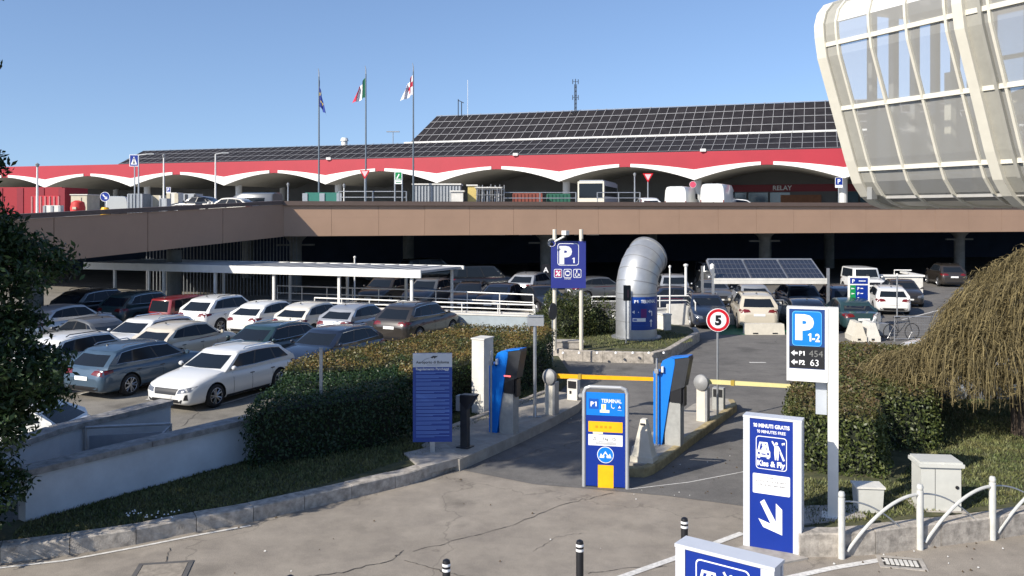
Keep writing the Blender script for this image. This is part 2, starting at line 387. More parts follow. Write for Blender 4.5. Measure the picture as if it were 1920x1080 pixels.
# right lawn
RK=[g(1500,1046),g(1532,1044),g(1572,1045),g(1640,1040),g(1720,1030),g(1863,1012),g(1925,1002),g(2080,975)]
kerb('kerb',RK,.28,.38,M_kerb,side=1,step=1.2)
s=MB(); s.prism([g(1508,1000,.3),g(1540,994,.34),g(1640,984,.34),g(1720,971,.34),g(1863,955,.34),g(1925,948,.34),g(2080,925,.34),(14,14.5),(19,24.2),(11.0,24.3),(9.6,26.3),(8.2,23.4),(5.6,18.6),(5.0,16.6)],0,.335); s.build('lawn',M_grass,kind='structure')
s=MB(); s.prism([g(1490,955,.3),g(1600,952,.3),g(1625,975,.3),g(1500,990,.3)],.1,.36); s.build('paving_slab',M_conc,kind='structure')
s=MB(); s.prism([g(1380,1030),g(1470,1058),g(1515,1049),g(1420,1018)],-.02,.03); s.build('footing',M_conc,kind='structure')
# grass tufts
def inpoly(P,poly):
    x,y=P[:,0],P[:,1]; c=np.zeros(len(P),bool); n=len(poly)
    for i in range(n):
        x1,y1=poly[i]; x2,y2=poly[(i+1)%n]
        if y1==y2: continue
        t=((y1>y)!=(y2>y))&(x<(x2-x1)*(y-y1)/(y2-y1)+x1); c^=t
    return c
def scatter(poly,dens):
    a=np.array(poly); lo=a.min(0); hi=a.max(0); n=int(dens*(hi-lo).prod()); P=RNG.random((n,2))*(hi-lo)+lo; return P[inpoly(P,poly)]
def blades(name,poly,z,dens,h):
    P=scatter(poly,dens); n=len(P); a=RNG.random(n)*2*PI; hh=h*(.5+RNG.random(n)); w=.012+.012*RNG.random(n); dx,dy=np.cos(a),np.sin(a); b=RNG.random(n)*2*PI; l=hh*(.2+.5*RNG.random(n))
    z=np.full(n,z)
    V=np.stack([np.stack([P[:,0]-dx*w,P[:,1]-dy*w,z],1),np.stack([P[:,0]+dx*w,P[:,1]+dy*w,z],1),np.stack([P[:,0]+np.cos(b)*l,P[:,1]+np.sin(b)*l,z+hh],1)],1).reshape(-1,3)
    return np_mesh(name,V,np.arange(n*3).reshape(n,3),M_blade,k=3,kind='stuff')
blades('grass',[p for p in [g(20,1012,.22),g(240,984,.22),g(352,962,.22),g(450,946,.22),g(640,899,.22),g(772,858,.22),g(835,845,.22),g(800,835,.22),g(850,812,.22),g(961,768,.22),g(1025,742,.22),(1.4,28),(-2,21.5),(-5.6,18.7),(-8.3,15)]],.21,900,.05)
blades('grass',[g(1520,985,.34),g(1640,976,.34),g(1720,963,.34),g(1863,947,.34),g(1925,940,.34),(14,15),(17,24),(11.2,24.2),(9.3,19.5),(7.3,16.8),(5.3,17)],.33,650,.055)
blades('grass',[g(1060,650,.36),g(1225,655,.36),g(1250,650,.36),g(1300,640,.36),g(1290,628,.36),g(1225,617,.36),g(1010,625,.36)],.35,250,.06)
n_=26; s=MB()
for k in range(n_):
    x,y=g(random.uniform(235,340),random.uniform(958,975),.24); s.lathe([(0,.02),(.016,.0)],(x,y,.27),(0,0,1),5)
s.build('daisies',M_signw,kind='stuff')
s=MB(); rr=random.Random(5)
for k in range(110):
    px,py=rr.choice([(rr.uniform(1180,1400),rr.uniform(840,940)),(rr.uniform(400,1500),rr.uniform(890,1078)),(rr.uniform(1000,1100),rr.uniform(765,800)),(rr.uniform(1560,1900),rr.uniform(1010,1075))])
    x,y=g(px,py); r=rr.uniform(.008,.028); a=rr.uniform(0,3)
    s.add([(x-r,y,.012),(x,y-r*.7,.012),(x+r,y+.01,.012),(x,y+r,.03)],[(0,1,2,3)],rr.choice([0,0,1]))
s.build('litter',[mat('dry_leaf',(.10,.07,.04),.9,var=.2),M_offw],kind='stuff')
# ============================================================ boundary walls (left)
def wall(path,h,t,lab,zb=0,cap=.42,caph=.11,side=1):
    o=empty('low_wall',(path[0][0],path[0][1],0),0,lab,'wall'); ox,oy=path[0]
    P=[Vector((x-ox,y-oy)) for x,y in path]; A=MB(); C=MB()
    for a,b in zip(P[:-1],P[1:]):
        d=(b-a); l=d.length; d.normalize(); n=Vector((-d.y,d.x))*side; rz=math.atan2(d.y,d.x); m=(a+b)/2+n*t/2
        A.box((m.x,m.y,(h+zb)/2),(l,t,h-zb),rz)
        k=max(1,round(l/2.0))
        for i in range(k):
            q=a+d*(l*(i+.5)/k)+n*t/2; C.box((q.x,q.y,h+caph/2),(l/k-.012,cap,caph),rz)
    A.build('wall',mat('rendered_wall',(.50,.53,.56),.8,var=.14,vs=1.2,bump=.12,bs=30),o); C.build('coping',mat('coping_stone',(.25,.24,.23),.85,var=.45,vs=5,bump=.3),o); return o
wall([(-8.28,14.98),(-5.60,18.75),(-5.2,19.3)],1.0,.25,'long white rendered wall with stone coping along the lawn strip')
wall([(-9.75,15.2),(-9.2,17.9),(-7.95,20.5)],1.0,.25,'inner white wall with coping beside the stairwell ramp')
o=empty('stairwell_railing',(-8.9,18.35,0),0,'grey metal railing and gate closing the stairwell between two white walls','railing')
s=MB(); q0=Vector((0,0,1.0)); q1=Vector((1.62,.42,.98))
s.tube([q0,q1],.03); s.tube([q1,(1.62,.42,0)],.03); s.tube([q0,(0,0,0)],.03); s.tube([(1.62,.42,.95),(1.25,-.15,.45)],.025); s.tube([(1.7,.45,.8),(1.35,-.1,.3)],.025); s.build('frame',M_steel,o)
s=MB(); s.box((.8,.21,.42),(1.5,.03,.8),math.atan2(.42,1.62)); s.build('panel',mat('grey_sheet',(.26,.29,.33),.6,var=.1),o)
# ============================================================ foliage
def leafmat(name,c1,c2,top=None,zt=1.4,isl=.5,rough=.45):
    m=bpy.data.materials.new(name); m.use_nodes=True; nt=m.node_tree;N=nt.nodes;L=nt.links;b=N['Principled BSDF']
    b.inputs['Roughness'].default_value=rough; b.inputs['Specular IOR Level'].default_value=.4
    ge=N.new('ShaderNodeNewGeometry'); r=N.new('ShaderNodeValToRGB'); r.color_ramp.elements[0].color=(*c1,1); r.color_ramp.elements[1].color=(*c2,1); L.new(ge.outputs['Random Per Island'],r.inputs['Fac']); out=r.outputs['Color']
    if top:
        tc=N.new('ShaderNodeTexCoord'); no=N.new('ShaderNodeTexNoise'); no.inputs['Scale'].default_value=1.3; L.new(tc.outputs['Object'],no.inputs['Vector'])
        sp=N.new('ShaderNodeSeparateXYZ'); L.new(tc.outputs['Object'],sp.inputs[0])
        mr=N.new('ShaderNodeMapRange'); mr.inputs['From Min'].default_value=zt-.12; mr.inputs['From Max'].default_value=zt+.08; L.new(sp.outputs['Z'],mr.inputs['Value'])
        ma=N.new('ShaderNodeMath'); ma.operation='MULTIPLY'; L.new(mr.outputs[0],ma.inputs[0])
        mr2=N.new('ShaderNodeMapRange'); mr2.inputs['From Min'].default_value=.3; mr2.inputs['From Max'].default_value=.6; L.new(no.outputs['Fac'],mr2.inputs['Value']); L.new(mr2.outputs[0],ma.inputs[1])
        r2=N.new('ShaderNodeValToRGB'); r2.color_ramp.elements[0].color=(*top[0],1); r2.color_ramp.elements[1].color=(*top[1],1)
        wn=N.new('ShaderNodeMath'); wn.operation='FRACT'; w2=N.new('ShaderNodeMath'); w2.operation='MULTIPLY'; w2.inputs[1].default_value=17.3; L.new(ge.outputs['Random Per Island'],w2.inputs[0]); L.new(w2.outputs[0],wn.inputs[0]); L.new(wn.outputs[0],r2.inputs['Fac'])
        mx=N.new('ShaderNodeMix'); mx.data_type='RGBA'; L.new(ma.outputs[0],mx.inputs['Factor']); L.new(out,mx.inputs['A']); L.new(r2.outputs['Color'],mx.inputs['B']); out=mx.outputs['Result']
    L.new(out,b.inputs['Base Color'])
    tl=N.new('ShaderNodeBsdfTranslucent'); L.new(out,tl.inputs['Color']); ms=N.new('ShaderNodeMixShader'); ms.inputs['Fac'].default_value=.22
    L.new(b.outputs[0],ms.inputs[1]); L.new(tl.outputs[0],ms.inputs[2]); L.new(ms.outputs[0],N['Material Output'].inputs['Surface'])
    return m
M_bark=mat('bark',(.075,.055,.04),.95,var=.35,vs=8,bump=.8,bs=30)
M_core=mat('foliage_shade_core',(.012,.016,.008),1,var=.3,vs=6)  # near-black: the shade inside foliage put into the colour
def hedge(poly,z0,z1,m,lab,dens=420,size=.075,rough=.10,inset=.16):
    """clipped hedge: leafy shell over a solid core coloured near-black as inner shade"""
    cx=sum(p[0] for p in poly)/len(poly); cy=sum(p[1] for p in poly)/len(poly)
    o=empty('hedge',(cx,cy,0),0,lab,'hedge')
    P=[(x-cx,y-cy) for x,y in poly]; n=len(P); ar=sum(P[i][0]*P[(i+1)%n][1]-P[(i+1)%n][0]*P[i][1] for i in range(n))
    if ar<0: P=P[::-1]
    pts=[];nr=[]
    for i in range(n):
        a=np.array(P[i]);b=np.array(P[(i+1)%n]); l=np.linalg.norm(b-a); k=int(dens*l*(z1-z0)*1.15); t=RNG.random(k); h=RNG.random(k)**.9
        nn=np.array([(b-a)[1],-(b-a)[0]])/l; xy=a+(b-a)*t[:,None]
        bulge=(.03*np.sin(t*l*3.1)+.05*np.sin(t*l*1.3+h*4)-.10*np.clip((h-.9)*10,0,1)**2)
        dd=RNG.normal(size=k)*rough*.5+bulge-.25*rough*0
        xy=xy+nn*dd[:,None]; pts.append(np.c_[xy,z0+h*(z1-z0)]); nr.append(np.c_[np.tile(nn,(k,1)),np.full(k,.35)])
    T=scatter(P,dens*1.25); k=len(T); pts.append(np.c_[T,z1+RNG.normal(size=k)*rough*.5+.04*np.sin(T[:,0]*2.2)+.03*np.sin(T[:,1]*3.1)]); nr.append(np.tile([0,0,1.],(k,1)))
    pts=np.concatenate(pts);nr=np.concatenate(nr); V,Q=leaves(pts,nr,size,.45,.5)
    np_mesh('foliage',V,Q,m,o)
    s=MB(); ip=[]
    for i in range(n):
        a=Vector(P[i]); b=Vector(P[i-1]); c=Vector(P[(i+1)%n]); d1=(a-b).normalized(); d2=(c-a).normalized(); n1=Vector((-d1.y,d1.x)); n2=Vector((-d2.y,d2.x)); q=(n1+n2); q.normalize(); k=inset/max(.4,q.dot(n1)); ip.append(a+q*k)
    s.prism([(p.x,p.y) for p in ip],z0-.05,z1-inset); s.build('twigs',M_core,o); return o  # solid core, its dark colour stands for shade behind the leaves
M_h0=leafmat('laurel_leaf_shaded',(.010,.028,.010),(.035,.07,.020))  # shaded laurel copy: the tree's shade mixed into the leaf colour
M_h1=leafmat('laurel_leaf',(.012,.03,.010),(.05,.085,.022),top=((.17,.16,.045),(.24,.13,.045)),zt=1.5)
M_h2=leafmat('laurel_leaf_sunny',(.03,.05,.012),(.12,.14,.04),top=((.10,.11,.035),(.16,.09,.05)),zt=1.5)  # sunlit laurel copy: sunlight worked into brighter leaf tones
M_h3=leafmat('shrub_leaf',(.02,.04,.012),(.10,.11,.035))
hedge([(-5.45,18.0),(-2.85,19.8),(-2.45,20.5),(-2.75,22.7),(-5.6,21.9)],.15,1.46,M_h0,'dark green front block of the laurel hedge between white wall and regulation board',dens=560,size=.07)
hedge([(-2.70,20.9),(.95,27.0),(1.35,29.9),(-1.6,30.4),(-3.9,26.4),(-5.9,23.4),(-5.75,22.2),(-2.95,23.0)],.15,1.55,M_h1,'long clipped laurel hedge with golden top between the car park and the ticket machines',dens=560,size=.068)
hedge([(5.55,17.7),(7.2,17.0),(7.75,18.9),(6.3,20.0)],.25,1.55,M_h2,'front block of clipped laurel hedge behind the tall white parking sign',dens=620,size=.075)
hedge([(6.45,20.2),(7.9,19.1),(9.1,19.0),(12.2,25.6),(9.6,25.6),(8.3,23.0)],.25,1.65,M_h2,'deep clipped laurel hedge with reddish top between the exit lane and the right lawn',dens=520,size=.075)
def shrub(cx,cy,z0,rx,ry,h,m,lab,n=9000,size=.09,name='shrub',twigs=True):
    o=empty(name,(cx,cy,z0),0,lab,'bush'); d=RNG.normal(size=(n,3)); d/=np.linalg.norm(d,axis=1)[:,None]; d[:,2]=np.abs(d[:,2])*1.0
    r=.62+.42*RNG.random(n)**.6; lob=1+.12*np.sin(d[:,0]*7+d[:,2]*5)+.1*np.sin(d[:,1]*9+d[:,0]*4)
    P=d*np.array([rx,ry,h])*(r*lob)[:,None]; P[:,2]=np.clip(P[:,2],.05,None)
    sq=np.abs(P[:,0])<9; V,Q=leaves(P[sq],d[sq],size,.35,.45); np_mesh('foliage',V,Q,m,o)
    s=MB()
    for k in range(12):
        a=random.uniform(0,2*PI); e=random.uniform(.4,.85); s.tube([(0+.1*math.cos(a),.1*math.sin(a),0),(rx*.35*math.cos(a),ry*.35*math.sin(a),h*.45),(rx*e*.8*math.cos(a),ry*e*.8*math.sin(a),h*random.uniform(.6,.95))],[.035,.02,.008],5)
    s.build('stems',M_bark,o)
    c=MB(); c.lathe([(0,h*.7),(rx*.42,h*.6),(rx*.62,h*.3),(rx*.55,0)],(0,0,0),(0,0,1),12); c.build('twigs',M_core,o); return o  # solid dome coloured as the shade inside the shrub
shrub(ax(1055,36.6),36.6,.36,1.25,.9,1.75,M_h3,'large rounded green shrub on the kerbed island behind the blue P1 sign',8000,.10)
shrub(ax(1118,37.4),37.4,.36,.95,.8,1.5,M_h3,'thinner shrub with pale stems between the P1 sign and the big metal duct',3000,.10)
# ---- dark evergreen at the left edge
M_ev=leafmat('evergreen_leaf',(.009,.024,.008),(.045,.085,.022),isl=.5,rough=.5)
def clump(C,r,n,size):
    d=RNG.normal(size=(n,3)); d/=np.linalg.norm(d,axis=1)[:,None]; rad=RNG.random(n)**.45
    P=np.array(C)+d*np.array(r)*rad[:,None]*(1+.18*np.sin(d[:,0]*8+d[:,2]*6))[:,None]; return P,d
def left_tree():
    bx,by=-10.6,13.8; o=empty('evergreen_tree',(bx,by,0),0,'dark dense evergreen tree filling the left edge beside the white wall','tree')
    L=[((1.6,-1.2,7.6),(1.5,1.4,.9),1),((2.2,-2.3,8.3),(1.4,1.3,.8),1),((1.75,.2,4.5),(1.35,1.4,.75),1.2),((1.95,0,3.5),(1.35,1.3,.8),1.2),((2.35,.1,2.75),(1.2,1.2,.75),1.3),((1.9,.0,2.1),(1.2,1.1,.7),1),  # first two lobes lie out of view, added to shade the lane
       ((1.35,.2,5.2),(1.2,1.3,.75),1),((1.55,.1,6.4),(.85,1.1,.4),.7),((.9,.2,5.9),(1.1,1.2,.8),.8),((.4,-.6,7.2),(1.9,1.6,1.0),1),((.0,-1.3,8.6),(2.2,1.7,1.1),1),((-.8,-1.3,9.7),(1.5,1.4,.9),.6),
       ((-.5,.3,5.0),(1.9,1.8,1.6),1.2),((-2.5,.5,5),(2.3,2,2.6),1),((.2,0,3.0),(1.7,1.5,1.3),1),((1.9,.1,.95),(1.0,.9,.65),.9),((.6,-.2,1.2),(1.2,1.0,.9),.8),((-1,0,2),(1.9,1.6,1.6),.7),((2.35,1.2,4.75),(.8,.9,.4),.4)]
    PP=[];DD=[]
    for c,r,wt in L:
        # sub-clumps give uneven outline
        for k in range(int(15*wt)):
            dd=RNG.normal(size=3); dd/=np.linalg.norm(dd); cc=np.array(c)+dd*np.array(r)*.82; P,D=clump(cc,(.38,.38,.26),230,0); PP.append(P);DD.append(D)
        P,D=clump(c,np.array(r)*.88,int(2300*wt),0); PP.append(P);DD.append(D)
    P=np.concatenate(PP);D=np.concatenate(DD); k=P[:,2]>.15; V,Q=leaves(P[k],D[k],.12,.2,.38)
    np_mesh('crown',V,Q,M_ev,o)
    s=MB(); s.tube([(0,0,0),(.1,0,1.5),(-.1,.1,3.5),(-.3,.3,6),(-.6,.5,9.3)],[.26,.22,.17,.12,.04],10)
    q=MB()
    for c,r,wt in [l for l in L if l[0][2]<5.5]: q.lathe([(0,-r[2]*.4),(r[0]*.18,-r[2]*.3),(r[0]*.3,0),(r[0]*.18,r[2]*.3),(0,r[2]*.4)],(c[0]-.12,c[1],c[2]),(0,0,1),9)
    q.build('inner_shade_core',M_core,o)  # solid dark lumps stand for shade deep in the crown
    for c,r,wt in L[:10]: s.tube([(0-.1,0,max(.5,c[2]*.55)),(c[0]*.55,c[1]*.55,c[2]*.85),c],[.1,.06,.025],6)
    s.build('trunk',M_bark,o)
    return o
left_tree()
# ---- weeping tree at the right
M_weep=leafmat('weeping_twig',(.075,.06,.028),(.24,.19,.085),isl=.4,rough=.8)
def weeping():
    bx,by=11.75,20.3; o=empty('weeping_tree',(bx,by,.3),0,'brown weeping tree with drooping bare twigs at the right edge','tree')
    s=MB(); s.tube([(0,0,0),(.05,0,1.2),(.2,.1,2.3),(.5,.1,3.3)],[.17,.14,.12,.07],10)
    s.tube([(.05,-.15,0),(.15,-.2,1.1),(.45,-.3,2.2)],[.07,.06,.04],7); s.tube([(-.15,.05,0),(-.2,0,1.0),(-.6,.1,2.2)],[.06,.05,.03],7)
    limbs=[]
    lobes=[((.9,.0,2.1),(2.35,2.2,2.1),1.0,(-3,9,.5)),((-1.9,.3,1.3),(1.35,1.3,.75),.36,(0,0,0)),((-.3,-.3,1.7),(1.9,1.7,1.2),.5,(0,0,0))]
    V=[];nst=0
    for c,r,wt,_ in lobes:
        c=np.array(c);r=np.array(r)
        for k in range(int(16*wt)+3):
            a=random.uniform(0,2*PI); e=random.uniform(.3,.9); q=(c[0]+r[0]*e*math.cos(a),c[1]+r[1]*e*math.sin(a),c[2]+r[2]*math.sqrt(max(0,1-e*e))*.85); s.tube([(.2,.1,2.0 if c[2]>1.5 else 1.2),((q[0]+.2)*.5,q[1]*.5,q[2]*.85+.1),q],[.05,.03,.012],5)
        n=int(4500*wt); th=RNG.random(n)*2*PI; e=np.sqrt(RNG.random(n))
        x=c[0]+r[0]*e*np.cos(th); y=c[1]+r[1]*e*np.sin(th); lump=.16*np.sin(x*3.1)+.14*np.sin(y*3.7+x*2); z=c[2]+r[2]*np.sqrt(1-e*e)*(1+.06*np.sin(x*5)*np.cos(y*4))+lump*.6+RNG.normal(size=n)*.06
        keep=z>c[2]-.1; x,y,z,e,th=x[keep],y[keep],z[keep],e[keep],th[keep]; n=len(x)
        p=np.stack([x,y,z],1); outd=np.stack([np.cos(th),np.sin(th),np.zeros(n)],1)+RNG.normal(size=(n,3))*.5; outd[:,2]=0
        segs=6; ln=(.5+.7*RNG.random(n))*(1+.5*(e>.8)*(c[2]>1.5)); floor_=.9+.65*RNG.random(n)
        vel=outd*.42+np.array([0,0,.30]); w=.0075*(.7+.8*RNG.random(n))
        prev=p.copy(); sd=RNG.normal(size=(n,3)); sd[:,2]*=.2; sd/=np.linalg.norm(sd,axis=1)[:,None]
        for q in range(segs):
            vel=vel+np.array([0,0,-.33])+RNG.normal(size=(n,3))*.07; vel[:,:2]*=.72
            st=vel/np.linalg.norm(vel,axis=1)[:,None]*(ln/segs)[:,None]; nx=prev+st; nx[:,2]=np.maximum(nx[:,2],floor_)
            V.append(np.stack([prev-sd*w[:,None],prev+sd*w[:,None],nx+sd*w[:,None]*.8,nx-sd*w[:,None]*.8],1).reshape(-1,3))
            # side twiglets / buds
            t=prev+(nx-prev)*RNG.random(n)[:,None]; dd=RNG.normal(size=(n,3))*.7+np.array([0,0,-.7]); dd/=np.linalg.norm(dd,axis=1)[:,None]; b=np.cross(dd,sd); b/=np.linalg.norm(b,axis=1)[:,None]+1e-6
            L2=.05+.09*RNG.random(n)[:,None]; V.append(np.stack([t-b*.006,t+b*.006,t+dd*L2+b*.005,t+dd*L2-b*.005],1).reshape(-1,3))
            prev=nx
    V=np.concatenate(V); np_mesh('crown',V,np.arange(len(V)).reshape(-1,4),M_weep,o); s.build('trunk',M_bark,o)
weeping()
# ============================================================ vehicles
M_glass=mat('car_glass',(.012,.016,.022),.06,var=0,spec=.22,coat=0)
M_tyre=mat('tyre_rubber',(.014,.014,.015),.8,var=.2,vs=10)
M_rim=mat('alloy_rim',(.42,.43,.45),.3,.85,var=.1)
M_hl=mat('headlight_lens',(.16,.17,.19),.12,.3,var=.5,vs=14,coat=.6)
M_tl=mat('taillight_lens',(.13,.008,.010),.25,var=.3,vs=9,coat=.5)
M_plate=mat('plate_white',(.75,.75,.73),.5,var=.05)
M_seam=mat('door_gap',(.02,.02,.022),.6,var=0)
M_chrome=mat('chrome_trim',(.6,.62,.64),.15,.9,var=0)
M_under=mat('underbody',(.015,.015,.015),.8,var=0)
def paint(name,c,rough=.28,metal=0.0): return mat('car_paint_'+name,c,rough,metal,var=.03,vs=1,coat=.7,spec=.5)
PNT=dict(white=paint('white',(.68,.68,.66)),pearl=paint('cream_white',(.60,.57,.50)),black=paint('black',(.010,.011,.013)),blue=paint('steel_blue',(.055,.095,.14),.3,.3),
 navy=paint('navy',(.012,.018,.035)),grey=paint('grey',(.13,.135,.14),.3,.4),silver=paint('silver',(.42,.43,.44),.3,.5),brown=paint('dark_brown',(.035,.030,.026),.3,.2),red=paint('red',(.20,.015,.018)),
 beige=paint('beige',(.50,.45,.36)),dgreen=paint('petrol',(.02,.045,.05)),champ=paint('champagne',(.55,.50,.41),.3,.1))
TYPES=dict(
 wagon=dict(L=4.69,W=1.83,H=1.46,b=.93,cw=.98,nz=.72,cy=1.05,wt=.28,rr=-1.72,tb=-2.19,wb=2.69,rails=True,r=.33),
 hatch=dict(L=4.2,W=1.79,H=1.48,b=.94,cw=1.0,nz=.76,cy=1.05,wt=.36,rr=-1.32,tb=-1.90,wb=2.58,rails=False,r=.32),
 suv=dict(L=4.5,W=1.87,H=1.66,b=1.06,cw=1.12,nz=.88,cy=1.10,wt=.42,rr=-1.50,tb=-2.07,wb=2.66,rails=True,r=.36),
 sedan=dict(L=4.65,W=1.82,H=1.44,b=.93,cw=.96,nz=.72,cy=1.0,wt=.25,rr=-1.15,tb=-1.72,wb=2.72,rails=False,r=.33),
 jeep=dict(L=4.3,W=1.87,H=1.84,b=1.15,cw=1.22,nz=1.08,cy=.85,wt=.55,rr=-1.95,tb=-2.05,wb=2.5,rails=False,r=.39),
 mpv=dict(L=4.75,W=1.85,H=1.88,b=1.08,cw=1.18,nz=.9,cy=1.55,wt=.75,rr=-2.05,tb=-2.28,wb=2.9,rails=False,r=.34),
)
def build_car(kind,full=True):
    T=TYPES[kind]; L,W,H,b,cw,nz,cy,wt,rr,tb,wb,r=(T[k] for k in('L','W','H','b','cw','nz','cy','wt','rr','tb','wb','r')); h=L/2; w=W/2
    root=empty('parked_car')
    # ---- lower body loft
    st=[(-h,.72,.34,b-.30),(-h+.03,.84,.27,b-.16),(-h+.12,.925,.22,b-.04),(-h+.30,.965,.20,b+.0),(-h+.75,.99,.18,b+.005),(-.9,1,.17,b),(0,1,.17,b-.005),(cy-.35,1,.17,(b+cw)/2-.01),
        (cy,.995,.17,cw),(cy+(h-cy)*.35,.985,.17,cw-(cw-nz)*.28),(cy+(h-cy)*.62,.965,.18,cw-(cw-nz)*.55),(h-.22,.91,.19,nz+.03),(h-.09,.82,.22,nz-.05),(h-.02,.70,.27,nz-.14),(h,.58,.33,nz-.22)]
    sec=[(0,0),(.80,0),(.93,.06),(.985,.18),(1.0,.42),(.992,.66),(.965,.84),(.905,.95),(.78,1.0),(.45,1.025),(0,1.035)]
    ns=len(sec); V=[];Fc=[]
    for y,fw,zb,zt in st:
        for x,q in sec: V.append((x*w*fw,y,zb+(zt-zb)*q))
        for x,q in sec[-2:0:-1]: V.append((-x*w*fw,y,zb+(zt-zb)*q))
    rn=2*ns-2
    for i in range(len(st)-1):
        for k in range(rn): k2=(k+1)%rn; Fc.append((i*rn+k,i*rn+k2,(i+1)*rn+k2,(i+1)*rn+k))
    Fc.append(tuple(range(rn))); Fc.append(tuple((len(st)-1)*rn+k for k in range(rn))[::-1])
    Fc=[f[::-1] for f in Fc]
    mb=MB(); mb.add(V,Fc); body=mb.build('body',[PNT['white'],M_under])
    cut=MB()
    for y in(wb/2,-wb/2):
        for s_ in(-1,1): cut.tube([(s_*(w-.30),y,r),(s_*(w+.3),y,r)],r+.055,24)
    c=cut.build('cut',[M_under]); 
    md=body.modifiers.new('b','BOOLEAN'); md.object=c; md.operation='DIFFERENCE'; md.solver='EXACT'
    try: md.material_mode='TRANSFER'
    except Exception: pass
    dg=bpy.context.evaluated_depsgraph_get(); me=bpy.data.meshes.new_from_object(body.evaluated_get(dg)); bvh=BVHTree.FromObject(body,dg)
    body.modifiers.clear(); body.data=me; me.name='body'; bpy.data.objects.remove(c); shade(me,38)
    # ---- greenhouse
    wB=w*.915; wR=w*.72 if kind not in('jeep','mpv') else w*.82
    n_side=8; arch,rise={'wagon':(.085,.06),'hatch':(.11,.10),'suv':(.09,.10),'sedan':(.12,.05),'jeep':(.01,0),'mpv':(.05,.03)}[kind]
    fr=[0,.05,.37,.395,.70,.725,.91,1.0] if kind!='sedan' else [0,.06,.42,.46,.80,.83,.95,1.0]
    yb0,yb1=cy-.16,tb+.10; yr0,yr1=wt-.10,rr+.10
    def col(i):   # returns (xfac, y at belt, y at roof) for half outline
        if i==0: return (0,cy+.06,wt+.03)
        if i==1: return (.84,cy-.04,wt-.02)
        if i<2+n_side: f=fr[i-2]; return (1,yb0+(yb1-yb0)*f,yr0+(yr1-yr0)*f)
        if i==2+n_side: return (.82,tb+.02,rr+.02)
        return (0,tb-.03,rr-.02)
    nc=n_side+4; z0=b-.05; lev=[z0,b+.03,H-.095,H-.045,H-.015]
    ym=(yr0*.62+yr1*.38); yh=(yr0-yr1)*.62
    def pt(i,z,s_):
        xf,yb,yr=col(i); f=(z-b)/(H-b); f=max(-.1,f)
        zb_=z
        if z<b+.2 and i<=3: zb_=z+(cw-b)*(1 if i<2 else .6)
        x=wB+(wR-wB)*(max(f,0)**1.25); y=yb+(yr-yb)*f
        if z>H-.03: x*=.93; y=y*.985
        if f>.5: zb_-=arch*min(1.3,abs((y-ym)/yh))**2.2
        if f<.2 and z>b and i<nc-2: zb_+=rise*max(0,(cy-y)/(cy-tb))**1.5
        return (s_*xf*x,y,zb_)
    loop=[(i,1) for i in range(nc)]+[(i,-1) for i in range(nc-2,0,-1)]; nl=len(loop); V=[pt(i,z,s_) for z in lev for i,s_ in loop]
    bod=[];gl={};pil={}
    gk={0:'windscreen',3:'side_window',5:'side_window',7:'side_window',nc-2:'rear_window'}
    for l in range(len(lev)-1):
        for k in range(nl):
            k2=(k+1)%nl; f=(l*nl+k2,l*nl+k,(l+1)*nl+k,(l+1)*nl+k2); f=f[::-1]
            lo=min(loop[k][0],loop[k2][0]); sd=loop[k][1] if loop[k][0] not in(0,nc-1) else loop[k2][1]
            if l==1 and lo in gk: gl.setdefault(('windscreen' if lo==0 else 'rear_window' if lo==nc-2 else 'side_window%d'%sd),[]).append(f)
            elif l==1 and lo in(4,6): pil.setdefault((lo,sd),[]).append(f)
            else: bod.append(f)
    mb=MB(); mb.add(V,bod)
    # roof skin
    base=(len(lev)-1)*nl; top=V[base:base+nl]; rows=[]
    for i in range(1,nc-1):
        L_=top[i]; R_=top[nl-i]; rows.append([L_,(L_[0]*.6,L_[1],L_[2]+.018),(0,L_[1],L_[2]+.026),(R_[0]*.6,R_[1],R_[2]+.018),R_])
    fc=top[0]; bc=top[nc-1]
    rows=[[rows[0][0],(rows[0][0][0]*.5,fc[1]-.01,fc[2]+.002),fc,(rows[0][4][0]*.5,fc[1]-.01,fc[2]+.002),rows[0][4]]]+rows[1:-1]+[[rows[-1][0],(rows[-1][0][0]*.5,bc[1],bc[2]+.002),bc,(rows[-1][4][0]*.5,bc[1],bc[2]+.002),rows[-1][4]]]
    RV=[p for q in rows for p in q]; RF=[]
    for a in range(len(rows)-1):
        for c_ in range(4): RF.append((a*5+c_,(a+1)*5+c_,(a+1)*5+c_+1,a*5+c_+1)[::-1])
    mb.add(RV,RF)
    ro=mb.build('roof',PNT['white'],root,smooth=42)
    body.parent=root
    for k,fs in gl.items():
        m2=MB(); idx=sorted({i for f in fs for i in f}); mp={j:n for n,j in enumerate(idx)}
        m2.add([V[j] for j in idx],[tuple(mp[j] for j in f) for f in fs]); m2.build('side_window' if k.startswith('side') else k,M_glass,root,smooth=30)
    for pf in pil.values(): m2=MB(); idx=sorted({i for f in pf for i in f}); mp={j:n for n,j in enumerate(idx)}; m2.add([V[j] for j in idx],[tuple(mp[j] for j in f) for f in pf]); m2.build('window_pillar',M_black,root)
    if kind in('wagon','suv'):
        for s_ in(-1,1):
            lo_=[Vector(pt(i,lev[1],s_)) for i in range(3,9)]; hi_=[Vector(pt(i,lev[2],s_)) for i in range(8,2,-1)]
            m2=MB(); m2.tube([p+Vector((s_*.006,0,0)) for p in lo_+hi_],.010,4); m2.build('window_trim',M_chrome,root)
